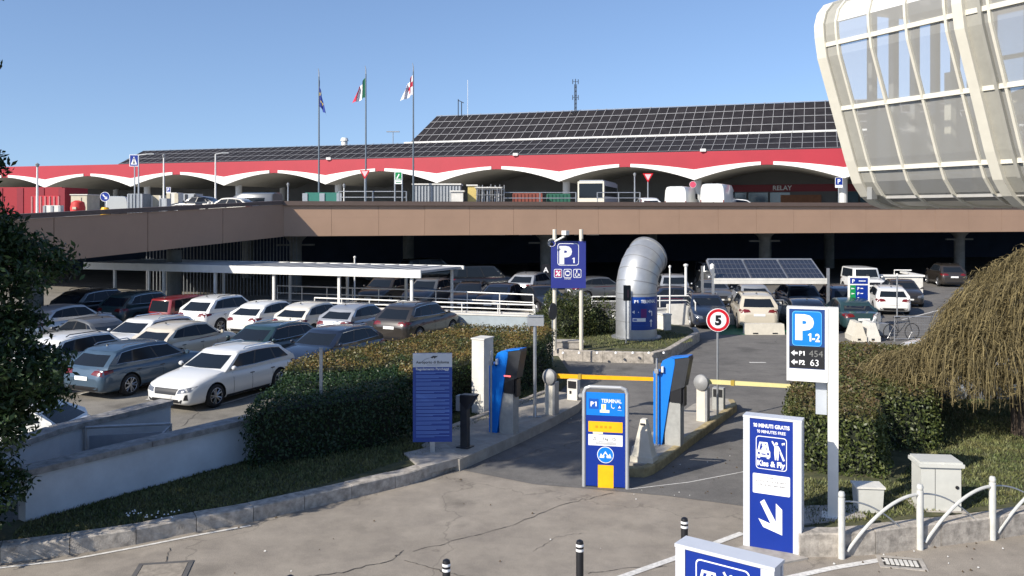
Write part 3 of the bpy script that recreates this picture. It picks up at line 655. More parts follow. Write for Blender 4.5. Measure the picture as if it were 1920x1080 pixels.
    # ---- conforming patches
    def patch(view,quad,nu=6,nv=3,off=.006):
        V=[];Fs=[]
        for j in range(nv+1):
            for i in range(nu+1):
                s_=i/nu;t=j/nv; u=(quad[0][0]*(1-s_)+quad[1][0]*s_)*(1-t)+(quad[3][0]*(1-s_)+quad[2][0]*s_)*t; v=(quad[0][1]*(1-s_)+quad[1][1]*s_)*(1-t)+(quad[3][1]*(1-s_)+quad[2][1]*s_)*t
                if view=='f': o=Vector((u,h+1,v));d_=Vector((0,-1,0))
                elif view=='r': o=Vector((u,-h-1,v));d_=Vector((0,1,0))
                else: o=Vector((view*(w+1),u,v)); d_=Vector((-view,0,0))
                hit,nrm,_,_=bvh.ray_cast(o,d_)
                if hit is None: hit,nrm,_,_=bvh.find_nearest(Vector((u,h-.1 if view=='f' else -h+.1,v)) if view in('f','r') else Vector((view*w,u,v)))
                if nrm.dot(d_)>0: nrm=-nrm
                V.append(hit+nrm*off)
        for j in range(nv):
            for i in range(nu):
                a=j*(nu+1)+i; f=(a,a+1,a+nu+2,a+nu+1); q=[V[k] for k in f]; nn=(q[1]-q[0]).cross(q[2]-q[0]); dd=Vector((0,-1,0)) if view=='f' else Vector((0,1,0)) if view=='r' else Vector((-view,0,0))
                Fs.append(f if nn.dot(dd)<0 else f[::-1])
        return V,Fs
    def pobj(name,quads,m,**k):
        mb=MB()
        for v,q in quads: mb.add(*patch(v,q,**k))
        return mb.build(name,m,root,smooth=50)
    z=nz-.10
    for s_ in(-1,1): pobj('headlight',[('f',[(s_*.43,z-.10),(s_*w*.84,z-.04),(s_*w*.91,z+.09),(s_*.46,z+.015)])],M_hl,nu=7)
    pobj('grille',[('f',[(-.38,z-.135),(.38,z-.135),(.43,z+.025),(-.43,z+.025)]),('f',[(-w*.62,z-.345),(w*.62,z-.345),(w*.68,z-.25),(-w*.68,z-.25)]),('f',[(w*.70,.36),(w*.82,.36),(w*.80,.52),(w*.74,.50)]),('f',[(-w*.82,.36),(-w*.70,.36),(-w*.74,.50),(-w*.80,.52)])],M_black)
    pobj('licence_plate',[('f',[(-.23,z-.225),(.23,z-.225),(.23,z-.145),(-.23,z-.145)])],M_plate,nu=2,nv=1,off=.02)
    zt=b-.14
    for s_ in(-1,1): pobj('taillight',[('r',[(s_*.38,zt-.04),(s_*w*.90,zt-.09),(s_*w*.93,zt+.11),(s_*.46,zt+.07)]),(s_,[(-h+.12,zt-.05),(-h+.40,zt+.0),(-h+.42,zt+.06),(-h+.12,zt+.11)])],M_tl,nu=6)
    pobj('licence_plate',[('r',[(-.26,zt-.22),(.26,zt-.22),(.26,zt-.11),(-.26,zt-.11)])],M_plate,nu=2,nv=1,off=.02)
    pobj('bumper',[('r',[(-w*.72,.27),(w*.72,.27),(w*.74,.40),(-w*.74,.40)])],M_black)
    q=[]
    for s_ in(-1,1):
        for yy in(cy-.40,-.12,-1.02): q.append((s_,[(yy-.007,.30),(yy+.007,.30),(yy+.007,b-.06),(yy-.007,b-.06)]))
        q.append((s_,[(-wb/2+r+.10,.20),(wb/2-r-.10,.20),(wb/2-r-.10,.29),(-wb/2+r+.10,.29)]))
        for yy in(-.02,-.92): q.append((s_,[(yy-.20,b-.19),(yy-.02,b-.185),(yy-.02,b-.155),(yy-.20,b-.16)]))
    pobj('door_trim',q,M_seam,nu=3,nv=4,off=.004)
    for s_ in(-1,1):
        m2=MB(); m2.tube([(s_*(wB+.03),cy-.30,b+.04),(s_*(w+.06),cy-.28,b+.08)],[.025,.03],6,1)
        m2.lathe([(0,-.06),(.04,-.05),(.062,-.02),(.068,.03),(.058,.05),(0,.05)],(s_*(w+.10),cy-.27,b+.10),(0,-1,0),10,0); 
        m2.build('door_mirror',[PNT['white'],M_black],root,smooth=50)
    if T['rails']:
        for s_ in(-1,1):
            m2=MB(); x=s_*wR*.90; m2.tube([(x,wt-.35,H-.03),(x,wt-.45,H+.025),(x*.99,rr+.45,H+.025),(x*.99,rr+.32,H-.03)],.016,6); m2.build('roof_rail',M_chrome if kind=='wagon' else M_black,root)
    m2=MB(); m2.lathe([(0,.06),(.02,.03),(.05,0)],(0,rr+.3,H),(0,-.4,1),8); m2.build('aerial',M_black,root)
    # ---- wheels
    for yy in(wb/2,-wb/2):
        for s_ in(-1,1):
            x=s_*(w-.11); t=MB(); A=(s_,0,0)
            t.lathe([(r*.62,-.10),(r*.9,-.11),(r*.985,-.08),(r,-.03),(r,.04),(r*.985,.085),(r*.9,.105),(r*.68,.10),(r*.66,.06)],(x,yy,r),A,24); ty=t.build('wheel',M_tyre,root,smooth=50)
            q=MB(); q.lathe([(r*.68,.10),(r*.64,.095),(r*.62,.04),(r*.2,.02),(0,.02)],(x,yy,r),A,24,1); q.lathe([(r*.69,.103),(r*.66,.108),(r*.64,.095)],(x,yy,r),A,24,0)
            for k in range(5):
                for dl in(-.14,.14):
                    a=2*PI*k/5+dl; a2=2*PI*k/5+dl*1.6; c1=Vector((x+s_*.075,yy+r*.10*math.cos(a),r+r*.10*math.sin(a))); c2=Vector((x+s_*.092,yy+r*.65*math.cos(a2),r+r*.65*math.sin(a2)))
                    q.tube([c1,c2],[.026,.020],5,0)
            q.lathe([(0,.10),(.05,.095),(.06,.06)],(x,yy,r),A,10,0)
            ri=q.build('rim',[M_rim,M_under],ty)
    return root
CARS={}
def recolor(root,p):
    for o in [root]+list(root.children_recursive):
        if o.type!='MESH': continue
        for sl in o.material_slots:
            if sl.material and sl.material.name.startswith('car_paint'): sl.link='OBJECT'; sl.material=p
def car(kind,color,x,y,rz,label,group=None,cat='car',z=0,drop=(),name='parked_car',sc=1.0):
    if kind not in CARS:
        CARS[kind]=build_car(kind); root=CARS[kind]; fresh=True
    else: root=copy_tree(CARS[kind])
    # the prototype itself is the first one placed
    root.name=name; root.location=(x,y,z); root.rotation_euler=(0,0,rz); root.scale=(sc,sc,sc)
    tag(root,label,cat,group)
    recolor(root,PNT[color]); return root
for k_ in TYPES:
    pass
AW=R(-23); TO=R(180-23)
GA='cars in the first row of the open car park'; GB='cars in the second row of the open car park'; GC='cars in the third row by the white canopy'; GD='cars parked in the shade under the viaduct'; GR='cars parked on the right behind the solar canopy'
def C(kind,color,px,Y,rz,lab,gr,**k): return car(kind,color,ax(px,Y),Y,rz,lab,gr,**k)
C('wagon','white',424,26.3,R(180-25),'clean white estate car facing the viewer beside the clipped hedge end',GA)
C('wagon','blue',272,27.9,R(-25),'steel blue estate car seen from behind, next to the clean white estate',GA)
C('suv','white',160,28.5,R(-25),'white SUV with dark side windows at the tree edge, rear towards the viewer',GA)
car('hatch','white',-11.5,19.6,R(90),'small pale car with only its roof showing behind the stairwell wall',None,sc=.92)
C('wagon','navy',618,30.7,R(180-25),'dark navy estate facing the viewer, right behind the long golden hedge',GB)
C('wagon','dgreen',497,31.7,R(180-24),'dark blue-green car with chrome window line, second from the hedge in its row',GB)
C('hatch','champ',350,32.6,AW,'cream coloured car with its rear window lit by the sun',GB)
C('wagon','white',272,33.6,TO,'white car facing the viewer behind the blue estate',GB)
C('sedan','grey',165,34.2,R(60),'dull grey saloon in tree shade behind the white SUV',GB)
C('suv','brown',785,38.0,AW-R(4),'dark brown SUV with chrome window trim at the end of the third row',GC)
C('hatch','silver',672,38.9,AW,'silver hatchback with one red taillight showing beside the dark brown SUV',GC)
C('hatch','pearl',590,39.5,AW,'off-white hatchback with wide red taillights, under a white canopy post',GC)
C('hatch','white',508,40.2,AW,'plain white hatchback between a white SUV and an off-white hatchback',GC)
C('suv','white',422,41.0,AW,'white SUV in the third row with dark rear window',GC)
C('mpv','red',350,42.2,AW,'small red car with tall upright taillights under the canopy',GC,sc=.80)
C('suv','dgreen',272,43.0,AW,'dark green-black SUV next to the small red car under the canopy',GC)
C('suv','black',188,43.4,AW,'large black SUV with chrome window trim in the canopy shade',GC,sc=1.06)
C('hatch','silver',128,38.5,AW,'grey car nose half hidden by the evergreen tree',GC)
C('suv','brown',725,52,R(160),'brown SUV behind the white ramp railing, left one',GD)
C('suv','grey',806,51,R(160),'dark grey SUV with pale windscreen behind the ramp railing and canopy post',GD)
C('wagon','black',882,50.5,R(170),'black estate with shining mirror behind the white railing',GD)
C('hatch','navy',940,49.5,R(160),'navy hatchback facing the viewer behind the end of the railing',GD)
C('suv','silver',1000,56.5,R(-25),'silver hatch with white rear panel in the shade left of the blue P1 sign',GD)
C('sedan','black',1018,48.6,R(200),'black saloon just left of the rounded shrub',GD)
C('hatch','grey',1125,55,R(-70),'grey hatchback in the shade behind the rounded shrub, side on',GD)
C('mpv','black',805,69,R(-60),'black van seen above the white canopy roof under the viaduct',GD)
C('sedan','grey',733,69,R(-60),'grey saloon roof seen above the white canopy roof',GD)
C('mpv','black',905,60,R(-80),'black people carrier deep in the shade left of the letter A pillar',GD)
C('suv','silver',1262,54,R(175),'silver SUV facing the viewer between the metal duct and thin white poles',GD)
C('jeep','grey',1335,64,R(180),'boxy grey off-roader deep in the shade behind the white poles',GD)
C('hatch','navy',1250,47.5,R(90),'dark navy car side on behind the white ramp wall by the duct',GD)
C('sedan','grey',1336,53,R(178),'grey saloon behind the dark blue saloon left of the solar canopy',GD)
C('wagon','navy',1322,43.2,R(176),'dark blue saloon facing the viewer left of the solar canopy',GR)
C('suv','beige',1412,42.6,R(-8),'beige SUV seen from behind under the left part of the solar canopy',GR)
C('sedan','silver',1412,49.2,R(176),'silver saloon facing the viewer behind the beige SUV',GR)
C('suv','black',1500,46.6,R(176),'black SUV facing the viewer under the middle of the solar canopy',GR)
C('sedan','navy',1505,41.6,R(-6),'dark navy car low under the canopy directly behind the white P 1-2 sign',GR)
C('suv','navy',1572,46.5,R(-6),'dark blue SUV behind the blue and green direction board',GR)
C('sedan','dgreen',1590,42.0,R(-4),'petrol dark car in front of the direction board, rear to the viewer',GR)
C('jeep','white',1618,58,R(176),'white boxy off-roader beyond the blue and green direction board',GR)
C('wagon','white',1662,48.8,R(-14),'white estate car seen from behind, casting a shadow to the right',GR)
C('hatch','brown',1690,52.4,R(168),'dark brown hatchback beside the white stair enclosure',GR)
C('suv','brown',1772,66,R(-10),'dark car in deep shade behind the weeping tree',GD)
car('suv','silver',14.25,25.15,R(91),'silver SUV parked side on behind the weeping tree',None)
car('wagon','white',16.2,31.0,R(80),'white car half hidden by weeping twigs',None)
# ---- vans on the upper road
DZ=5.2
def bigvan(name,x,y,rz,W,L,H,lab,cat,color,rear=True,group=None,tinted=False):
    o=empty(name,(x,y,DZ),rz,lab,cat,group); w=W/2; B=MB()
    ring=[(-.5*W*.96,.32),(-.5*W,.6),(-.5*W,H*.52),(-.5*W*.93,H*.86),(-.5*W*.8,H*.975),(-.25*W,H),(.25*W,H),(.5*W*.8,H*.975),(.5*W*.93,H*.86),(.5*W,H*.52),(.5*W,.6),(.5*W*.96,.32)]
    st=[(-L/2,.93,.985),(-L/2+.12,1,1),(L/2-1.9,1,1),(L/2-1.45,.97,.93),(L/2-.75,.95,.60),(L/2-.15,.90,.50),(L/2,.8,.42)]
    V=[];n=len(ring)
    for y_,fx,fz in st:
        for a,b_ in ring: V.append((a*fx,y_,.3+(b_-.3)*(fz if b_>.6 else 1) if b_>.6 else b_))
    fs=[]
    for i in range(len(st)-1):
        for k in range(n): k2=(k+1)%n; fs.append((i*n+k,(i+1)*n+k,(i+1)*n+k2,i*n+k2))
    fs+=[tuple(range(n)),tuple((len(st)-1)*n+k for k in range(n))[::-1]]
    B.add(V,fs); B.build('body',color,o,smooth=35)
    for s_ in(-1,1):
        m2=MB(); m2.box((s_*(w*.985),L/2-1.75,H*.66),(.03,.75,H*.2)); 
        if tinted: m2.box((s_*(w*.975),-.4,H*.68),(.03,L*.55,H*.2))
        m2.build('side_window',M_glass,o)
    m2=MB(); m2.extr([(-w*.8,H*.52),(w*.8,H*.52),(w*.74,H*.86),(-w*.74,H*.86)],(0,L/2-1.0,.0),(1,0,0),(0,-.32,1),(0,.95,.3),.04); m2.build('windscreen',M_glass,o)
    if rear:
        m2=MB()
        for s_ in(-1,1): m2.box((s_*w*.9,-L/2-.0,H*.42),(.1,.04,.35))
        m2.build('taillight',M_tl,o); m2=MB(); m2.box((0,-L/2,H*.44),(.012,.03,H*.8)); m2.box((.12,-L/2-.01,H*.40),(.05,.04,.14)); m2.box((0,-L/2-.01,.5),(W*.9,.05,.18)); m2.build('rear_door',M_seam,o)
    for yy in(L/2-.9,-L/2+1.0):
        for s_ in(-1,1): t=MB(); t.lathe([(0,.1),(.2,.11),(.34,.1),(.34,-.1),(0,-.1)],(s_*(w-.1),yy,.34),(s_,0,0),18); t.build('wheel',M_tyre,o)
    return o
GV='white vans on the upper road by the terminal'
M_vw=paint('van_white',(.66,.66,.62))
bigvan('panel_van',ax(1281,80),80,R(-26),2.05,5.2,2.55,'white panel van seen from behind, left one of two on the upper road','van',M_vw,group=GV)
bigvan('panel_van',ax(1349,79),79,R(-26),2.2,5.6,2.75,'taller white panel van seen from behind, right one of two on the upper road','van',M_vw,group=GV)
bigvan('minivan',ax(470,68),68,R(78),1.9,4.5,1.75,'grey minivan with dark windows side on above the parapet corner','van',PNT['grey'],False,tinted=True)
bigvan('panel_van',ax(222,84),84,R(20),1.9,4.2,1.75,'small white van above the ramp parapet beside the round blue arrow sign','van',M_vw,False)
car('hatch','white',ax(1213,74),74,R(4),'small white car with only its roof arc above the parapet beside the give way sign',None,z=DZ)
car('hatch','pearl',ax(446,66.5),64.5,R(80),'white car roof showing behind the grey minivan',None,z=DZ-.15)
car('sedan','black',ax(372,70),70,R(80),'black car roof showing above the ramp parapet',None,z=DZ+.1)
car('hatch','white',ax(1375,82),82,R(80),'white car bonnet tip right of the two white vans',None,z=DZ)
def bus():
    o=empty('coach',(ax(1108,84),84,DZ),R(-14),'cream airport coach seen from the front beside the vault column','bus')
    s=MB(); s.box((0,5,1.75),(2.55,10,2.9)); s.box((0,5,3.25),(2.3,9.6,.16)); s.build('body',[mat('coach_grey',(.28,.30,.33),.5,var=.05)],o)
    s=MB(); s.box((0,-.03,.95),(2.55,.1,1.3)); s.box((-1.2,-.03,2.4),(.14,.1,1.6)); s.box((1.2,-.03,2.4),(.14,.1,1.6)); s.box((0,-.03,3.1),(2.3,.1,.2)); s.build('front_panel',paint('coach_cream',(.62,.58,.48)),o)
    s=MB(); s.box((0,-.02,2.32),(2.26,.06,1.38)); s.build('windscreen',M_glass,o)
    for x in(-.85,.85): s=MB(); s.box((x,-.1,.75),(.34,.04,.3)); s.build('headlight',mat('amber_lens',(.25,.15,.05),.3,var=.2),o)
    for s_ in(-1,1): s=MB(); s.box((s_*1.285,5,2.3),(.03,9,.95)); s.build('side_window',M_glass,o)
    for yy in(2.2,7.8):
        for s_ in(-1,1): t=MB(); t.lathe([(0,.12),(.5,.12),(.5,-.12),(0,-.12)],(s_*1.15,yy,.5-.0),(s_,0,0),18); t.build('wheel',M_tyre,o)
bus()
# ============================================================ viaduct
M_fas=mat('brown_cladding',(.38,.245,.165),.6,var=.06,vs=.5,bump=.02,bs=8)
M_cop=mat('dark_coping',srgb(95,80,72),.6,var=.08)
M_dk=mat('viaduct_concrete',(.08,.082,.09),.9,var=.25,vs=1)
M_dk2=mat('pillar_concrete',(.20,.20,.185),.9,var=.25,vs=1.5,bump=.2)
A_=Vector((-14.3,55,0)); B_=Vector((39.6,68,0)); mu=(B_-A_).normalized(); mn=Vector((-mu.y,mu.x,0))  # mn points back
def viaduct():
    o=empty('viaduct',(-14.3,55,0),0,'brown clad elevated road crossing the picture above the shaded parking','viaduct')
    s=MB(); c=MB(); n=34; rz=math.atan2(mu.y,mu.x)
    for i in range(n):
        q=mu*(2.96*(i+.5)); h1=random.uniform(-.004,.004)
        s.box((q.x-mn.x*h1,q.y-mn.y*h1,4.555),(2.96-.014,.16,1.182),rz); s.box((q.x-mn.x*h1,q.y-mn.y*h1,5.52),(2.96-.014,.163,.742),rz)
    s.build('fascia',M_fas,o)
    q=mu*(2.96*n/2); c.box((q.x,q.y,6.03),(2.96*n,.5,.27),rz); c.build('coping',M_cop,o)
    b=MB(); b.box((q.x+mn.x*.2,q.y+mn.y*.2,5.0),(2.96*n,.2,1.9),rz); b.build('parapet',M_dk,o)
    # ramp wing
    W0=Vector((0,0,0)); W1=Vector((-7.0,-16,0)); W2=Vector((-13.2,-30,0)); s=MB(); c=MB(); b=MB(); wd=(W1-W0).normalized(); wn=Vector((wd.y,-wd.x,0)) # outward? right-hand side
    if wn.x<0: wn=-wn
    def zt(l): return 6.2-.77*(l/17.46)
    n2=6; Lw=(W2-W0).length; st=Lw/n2
    for i in range(n2):
        a=i*st+(.02 if i else .04); e=(i+1)*st-.02
        P=[W0+wd*a,W0+wd*e]
        s.extr([(0,zt(a)-2.25),(e-a,zt(e)-2.25),(e-a,zt(e)-.24),(0,zt(a)-.24)],P[0],wd,(0,0,1),wn,.08)
        c.extr([(-.02,zt(a)-.22),(e-a+.02,zt(e)-.22),(e-a+.02,zt(e)),(-.02,zt(a))],P[0]+wn*.16,wd,(0,0,1),-wn,.45)
        b.extr([(-.02,zt(a)-2.2),(e-a+.02,zt(e)-2.2),(e-a+.02,zt(e)-.25),(-.02,zt(a)-.25)],P[0]-wn*.02,wd,(0,0,1),-wn,.2)
        b.extr([(-.02,zt(a)-2.2),(e-a+.02,zt(e)-2.2),(e-a+.02,zt(e)-1.3),(-.02,zt(a)-1.3)],P[0]-wn*.25,wd,(0,0,1),-wn,9)
    s.build('ramp_fascia',M_fas,o); c.build('ramp_coping',M_cop,o); b.build('ramp_slab',M_dk,o)
    # deck slab
    s=MB(); back=mn*62
    pol=[(.3,.35),(mu.x*100-mn.x*-.3,mu.y*100+.3),(mu.x*100+back.x,mu.y*100+back.y),(back.x-60,back.y+25),(-60,20),(-9.5,0)]
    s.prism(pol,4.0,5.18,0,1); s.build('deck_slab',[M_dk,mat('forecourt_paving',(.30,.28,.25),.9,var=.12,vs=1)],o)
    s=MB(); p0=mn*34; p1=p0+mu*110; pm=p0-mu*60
    s.prism([(pm.x,pm.y),(p1.x,p1.y),(p1.x+mn.x,p1.y+mn.y),(pm.x+mn.x,pm.y+mn.y)],0,3.99); s.build('rear_wall',mat('under_deck_shade',(.02,.03,.055),.9,var=.2,vs=.5),o)  # wall added for darkness, under-deck shade put into its navy colour
    def pillar(x,y,r,cap=True):
        s=MB(); X,Y=x+14.3,y-55; s.cyl(X,Y,0,3.35 if cap else 4.0,r,20)
        if cap: s.lathe([(r,3.3),(r*1.15,3.5),(r*2.0,3.85),(r*2.05,4.0)],(X,Y,0),(0,0,1),20); s.box((X,Y,3.2),(2.6,.18,.12),rz)
        s.build('pillar',M_dk2,o)
    for x in(-15,2.5,19.9,37.4): pillar(x,61+(x+15)*.24,.42)
    for x in(-22,-9,4.5,13,24.4,31): pillar(x,75+(x+15)*.24,.48,False)
    for a,b_ in(((-19.5),(42)),): pass
    for k in range(3):
        P=W0+wd*(6+9*k)-wn*3; s=MB(); s.cyl(P.x,P.y,0,3.3,.42,18); s.build('pillar',M_dk2,o)
    # ribbed screen under the corner
    s=MB(); rr=random.Random(9)
    for k in range(46):
        x=-9.4+k*.21; s.box((x,3.2+x*.12,2.0),(.05,.05,4.0))
    s.build('slat_screen',mat('slat_metal',(.15,.16,.17),.6,var=.3,vs=6),o)
    # pillar letter board
    s=MB(); X,Y=ax(1022,61)+14.3,60.4-55+3.9; s.box((0,0,0),(.55,.05,.75)); bd=s.build('letter_board',M_black,o,loc=(ax(1023,60)+14.3,4.6,zy(505,60)))
    P=Panel((-.275,-.026,-.375),(1,0,0),(0,-1,0)); m=MB(); P.text(m,'A',.275,.2,.36,1,align='C',bold=.02); m.build('letter',M_signw,bd)
    # ceiling light fittings
    for px,py in((850,452),(935,450),(985,470),(612,452),(1080,448),(1111,449)):
        s=MB(); y=62.0; s.box((ax(px,y)+14.3,y-55,3.9),(.9 if px%2 else .25,.12,.1)); s.build('ceiling_lamp',M_white,o)
    return o
viaduct()
# ============================================================ terminal
P0=Vector((-64.7,122,0)); P7=Vector((33.2,88,0)); tu=(P7-P0).normalized(); tn=Vector((-tu.y,tu.x,0)); BAY=(P7-P0).length/7
M_red=mat('red_fascia',(.34,.016,.03),.5,var=.06,vs=.4); M_arch=mat('arch_white',(.75,.73,.70),.5,var=.05)
M_vault=mat('vault_soffit',(.34,.34,.31),.8,var=.1,vs=.6); M_dred=mat('dark_red_band',srgb(130,22,38),.5,var=.08)
M_pv=mat('solar_cell',(.026,.023,.024),.6,var=.35,vs=.8,spec=.12); M_pvf=mat('solar_frame',(.36,.35,.34),.5,.3,var=.1)
def TP(t,n,z): p=P0+tu*(t*BAY)+tn*n; return (p.x,p.y,z)
def terminal():
    o=empty('terminal_building',(0,0,0),0,'airport terminal with red fascia over a row of white edged vaults','terminal')
    ZP,ZV=10.35,8.85; ZT=11.85
    def low(f): k=abs(2*(f-.5)); return ZP-(ZP-ZV)*k**1.75
    def wtop(f): k=abs(2*(f-.5)); return 10.68-(10.68-9.95)*k**1.6
    red=MB(); whs={}; va=MB(); T0,T1=-3,12; K=24; gap=.045
    for b in range(T0,T1):
        for i in range(K):
            f0,f1=i/K,(i+1)/K; t0,t1=b+f0,b+f1
            mid=abs((f0+f1)/2-.5)<gap
            r0,r1=(low(f0),low(f1)) if mid else (wtop(f0),wtop(f1))
            red.add([TP(t0,0,r0),TP(t1,0,r1),TP(t1,0,ZT),TP(t0,0,ZT)],[(0,1,2,3)])
            red.add([TP(t0,0,ZT),TP(t1,0,ZT),TP(t1,.8,ZT),TP(t0,.8,ZT)],[(0,1,2,3)])
            if mid: red.add([TP(t0,0,r0),TP(t1,0,r1),TP(t1,.6,r1),TP(t0,.6,r0)],[(0,3,2,1)])
            else:
                wh=whs.setdefault((b,i>=K//2),MB())
                wh.add([TP(t0,-.08,low(f0)),TP(t1,-.08,low(f1)),TP(t1,-.08,r1),TP(t0,-.08,r0),TP(t0,.1,low(f0)),TP(t1,.1,low(f1)),TP(t1,.1,r1),TP(t0,.1,r0)],[(0,1,2,3),(4,5,1,0),(3,2,6,7)])
            va.add([TP(t0,.1,low(f0)),TP(t1,.1,low(f1)),TP(t1,16,low(f1)),TP(t0,16,low(f0))],[(0,3,2,1)])
    red.build('red_fascia',M_red,o); [q.build('arch_trim',M_arch,o) for q in whs.values()]; va.build('vault',M_vault,o,smooth=60)
    for t in range(T0,T1+1):
        s=MB(); x,y,_=TP(t,3,0); s.cyl(x,y,5.18,9.2,.42,14); s.build('column',mat('column_paint',(.55,.55,.53),.5,var=.05),o)
        if t%2==0: s=MB(); x,y,_=TP(t,13,0); s.cyl(x,y,5.18,9.2,.42,14); s.build('column',MATS['column_paint'],o)
    s=MB(); a=TP(T0,16,0); b=TP(T1,16,0); s.add([TP(T0,16,5.1),TP(T1,16,5.1),TP(T1,16,11.5),TP(T0,16,11.5)],[(0,1,2,3)]); s.build('rear_wall',mat('terminal_wall',(.16,.16,.155),.8,var=.1,vs=.3),o)
    s=MB()
    for t0,t1,z0,z1 in((5.95,12,7.9,8.75),): s.add([TP(t0,15.8,z0),TP(t1,15.8,z0),TP(t1,15.8,z1),TP(t0,15.8,z1)],[(0,1,2,3)])
    s.build('dark_red_band',M_dred,o)
    fr=mat('curtain_glass',(.03,.07,.08),.08,var=.3,vs=.6,spec=.9)
    s=MB(); m=MB()
    for k in range(34):
        t0=5.95+k*.17
        if t0>11.8: break
        if 6.55<t0<6.86: continue
        s=MB(); s.add([TP(t0+.008,15.75,5.2),TP(t0+.162,15.75,5.2),TP(t0+.162,15.75,7.8),TP(t0+.008,15.75,7.8)],[(0,1,2,3)]); s.build('window',fr,o)
    s=MB(); s.add([TP(6.55,15.7,5.2),TP(6.86,15.7,5.2),TP(6.86,15.7,7.5),TP(6.55,15.7,7.5)],[(0,1,2,3)]); s.build('entrance_door',mat('orange_board',(.30,.12,.05),.6,var=.2),o)
    P=Panel(TP(6.45,15.6,7.9),tu,-tn); m=MB(); P.text(m,'RELAY',.6,.18,.55,1,bold=.02); m.build('shop_lettering',M_signw,o)
    # roof behind the fascia
    s=MB(); s.add([TP(T0,.8,ZT-.02),TP(T1,.8,ZT-.02),TP(T1,40,ZT-.02),TP(T0,40,ZT-.02)],[(0,1,2,3)]); s.build('flat_roof',M_dk2,o)
    def pvfield(name,t0,t1,n0,z0,n1,z1,rows,skew,col=1.14):
        s=MB(); th=Vector((0,n1-n0,z1-z0)); 
        def q(t,f,d=0):
            nn=n0+(n1-n0)*f; zz=z0+(z1-z0)*f; L_=math.hypot(n1-n0,z1-z0); return TP(t,nn-d*(z1-z0)/L_,zz+d*(n1-n0)/L_)
        dt=col/BAY; nc=int((t1-t0)/dt)
        s.add([q(t0,0),q(t1,0),q(t1,1),q(t0+skew,1)],[(0,1,2,3)],0)
        s.add([q(t0,0,-.3),q(t0,0),q(t0+skew,1),q(t0+skew,1,-.3)],[(0,1,2,3),(3,2,1,0)],1)
        w=.028/BAY*1.1
        for i in range(nc+1):
            t=t0+i*dt; f1=1 if skew<=0 else min(1,(t-t0)/skew); 
            if f1<=0: continue
            s.add([q(t-w,0,.06),q(t+w,0,.06),q(t+w,f1,.06),q(t-w,f1,.06)],[(0,1,2,3)],1)
        for r_ in range(rows+1):
            f=r_/rows; h=.010 if r_ else .02; ts=t0+skew*f
            s.add([q(ts,max(0,f-h),.07),q(t1,max(0,f-h),.07),q(t1,f+h,.07),q(ts,f+h,.07)],[(0,1,2,3)],1)
            # clamps at random along the rows
            for i in range(0,nc,1):
                if random.random()<.25:
                    t=t0+(i+random.random()*.0+.98)*dt
                    if t<ts: continue
                    s.add([q(t,max(0,f-.012),.1),q(t+.010,max(0,f-.012),.1),q(t+.010,f+.014,.1),q(t,f+.014,.1)],[(0,1,2,3)],1)
        s.build(name,[M_pv,M_pvf],o)
        e=MB(); e.add([TP(t0,n0-.1,ZT-.02),TP(t1,n0-.1,ZT-.02),TP(t1,n0-.02,z0),TP(t0,n0-.02,z0)],[(0,1,2,3)]); e.add([TP(t0+skew,n1+.05,ZT-.1),TP(t1,n1+.05,ZT-.1),q(t1,1,-.05),q(t0+skew,1,-.05)],[(0,1,2,3)]); e.build('roof_edge',M_dgrey,o)
    pvfield('solar_roof',.80,12,.9,11.95,7,14.15,3,-.09)
    pvfield('solar_roof',3.50,12,8.2,14.35,15.5,18.45,4,.03)
    s=MB(); a=TP(3.7,8.0,14.3); s.add([TP(3.45,7.9,14.18),TP(12,7.9,14.18),TP(12,7.9,14.42),TP(3.45,7.9,14.42),TP(3.45,8.3,14.42),TP(12,8.3,14.42)],[(0,1,2,3),(3,2,5,4)]); s.build('roof_gutter',M_white,o)
    # roof lamps on fascia edge
    for px,py in((616,298),(966,289),(1318,282)):
        s=MB(); t=(px-85)/1497*7
        for it in range(30):
            x,y,_=TP(t,-.1,0); e=px-(960+F*x/y); t+=e/215
        s.box((x,y,ZT+.12),(.55,.3,.3)); s.build('edge_lamp',M_white,o)
    # roof-top mast bases as separate things
    def tfor(px,n):
        t=3
        for it in range(40):
            x,y,_=TP(t,n,0); t+=(px-(960+F*x/y))/215
        return t
    def mast(name,px,n,z0,py,lab,kind):
        t=tfor(px,n); x,y,_=TP(t,n,0); z1=zy(py,y); q=empty(name,(x,y,z0),0,lab,'antenna' if kind else 'lamp')
        h=z1-z0; m=MB()
        if kind==1:
            for dx,dy in((-.12,-.07),(.12,-.07),(0,.14)): m.tube([(dx,dy,-3),(dx,dy,h*.9)],.045,5)
            for k in range(12): zz=h*.9*k/12; m.tube([(-.12,-.07,zz),(.12,-.07,zz+.3)],.025,4); m.tube([(.12,-.07,zz),(0,.14,zz+.3)],.025,4)
            m.build('mast',M_dgrey,q); m=MB()
            for zz in(h*.95,h*.66): m.tube([(-.35,0,zz),(.35,0,zz)],.03,5); m.cyl(-.35,0,zz-.3,zz+.3,.05,8); m.cyl(.35,0,zz-.3,zz+.3,.05,8)
            m.cyl(0,0,h*.88,h,.05,8); m.build('aerial',M_dgrey,q); m=MB(); m.lathe([(0,0),(.3,.08),(.42,.2)],(-.5,0,h*.3),(-.5,-.8,.1),14); m.build('dish',M_white,q)
        elif kind==2:
            m.cyl(-.2,0,-3,h,.06,6); m.cyl(.25,0,-3,h*.93,.06,6); m.tube([(-.2,0,h*.97),(.55,0,h*.9)],.05,5); m.build('mast',M_dgrey,q)
        elif kind==3: m.cyl(0,0,-2,h,.03,5); m.build('mast',M_white,q)
        else:
            m.cyl(0,0,-2,h-.1,.05,6); m.build('mast',M_grey,q); m=MB(); m.box((0,0,h),(1.7,.25,.12)); m.build('head',M_grey,q)
    mast('antenna_mast',1079,15,15.5,148,'tall lattice antenna mast with small dish above the solar roof',1)
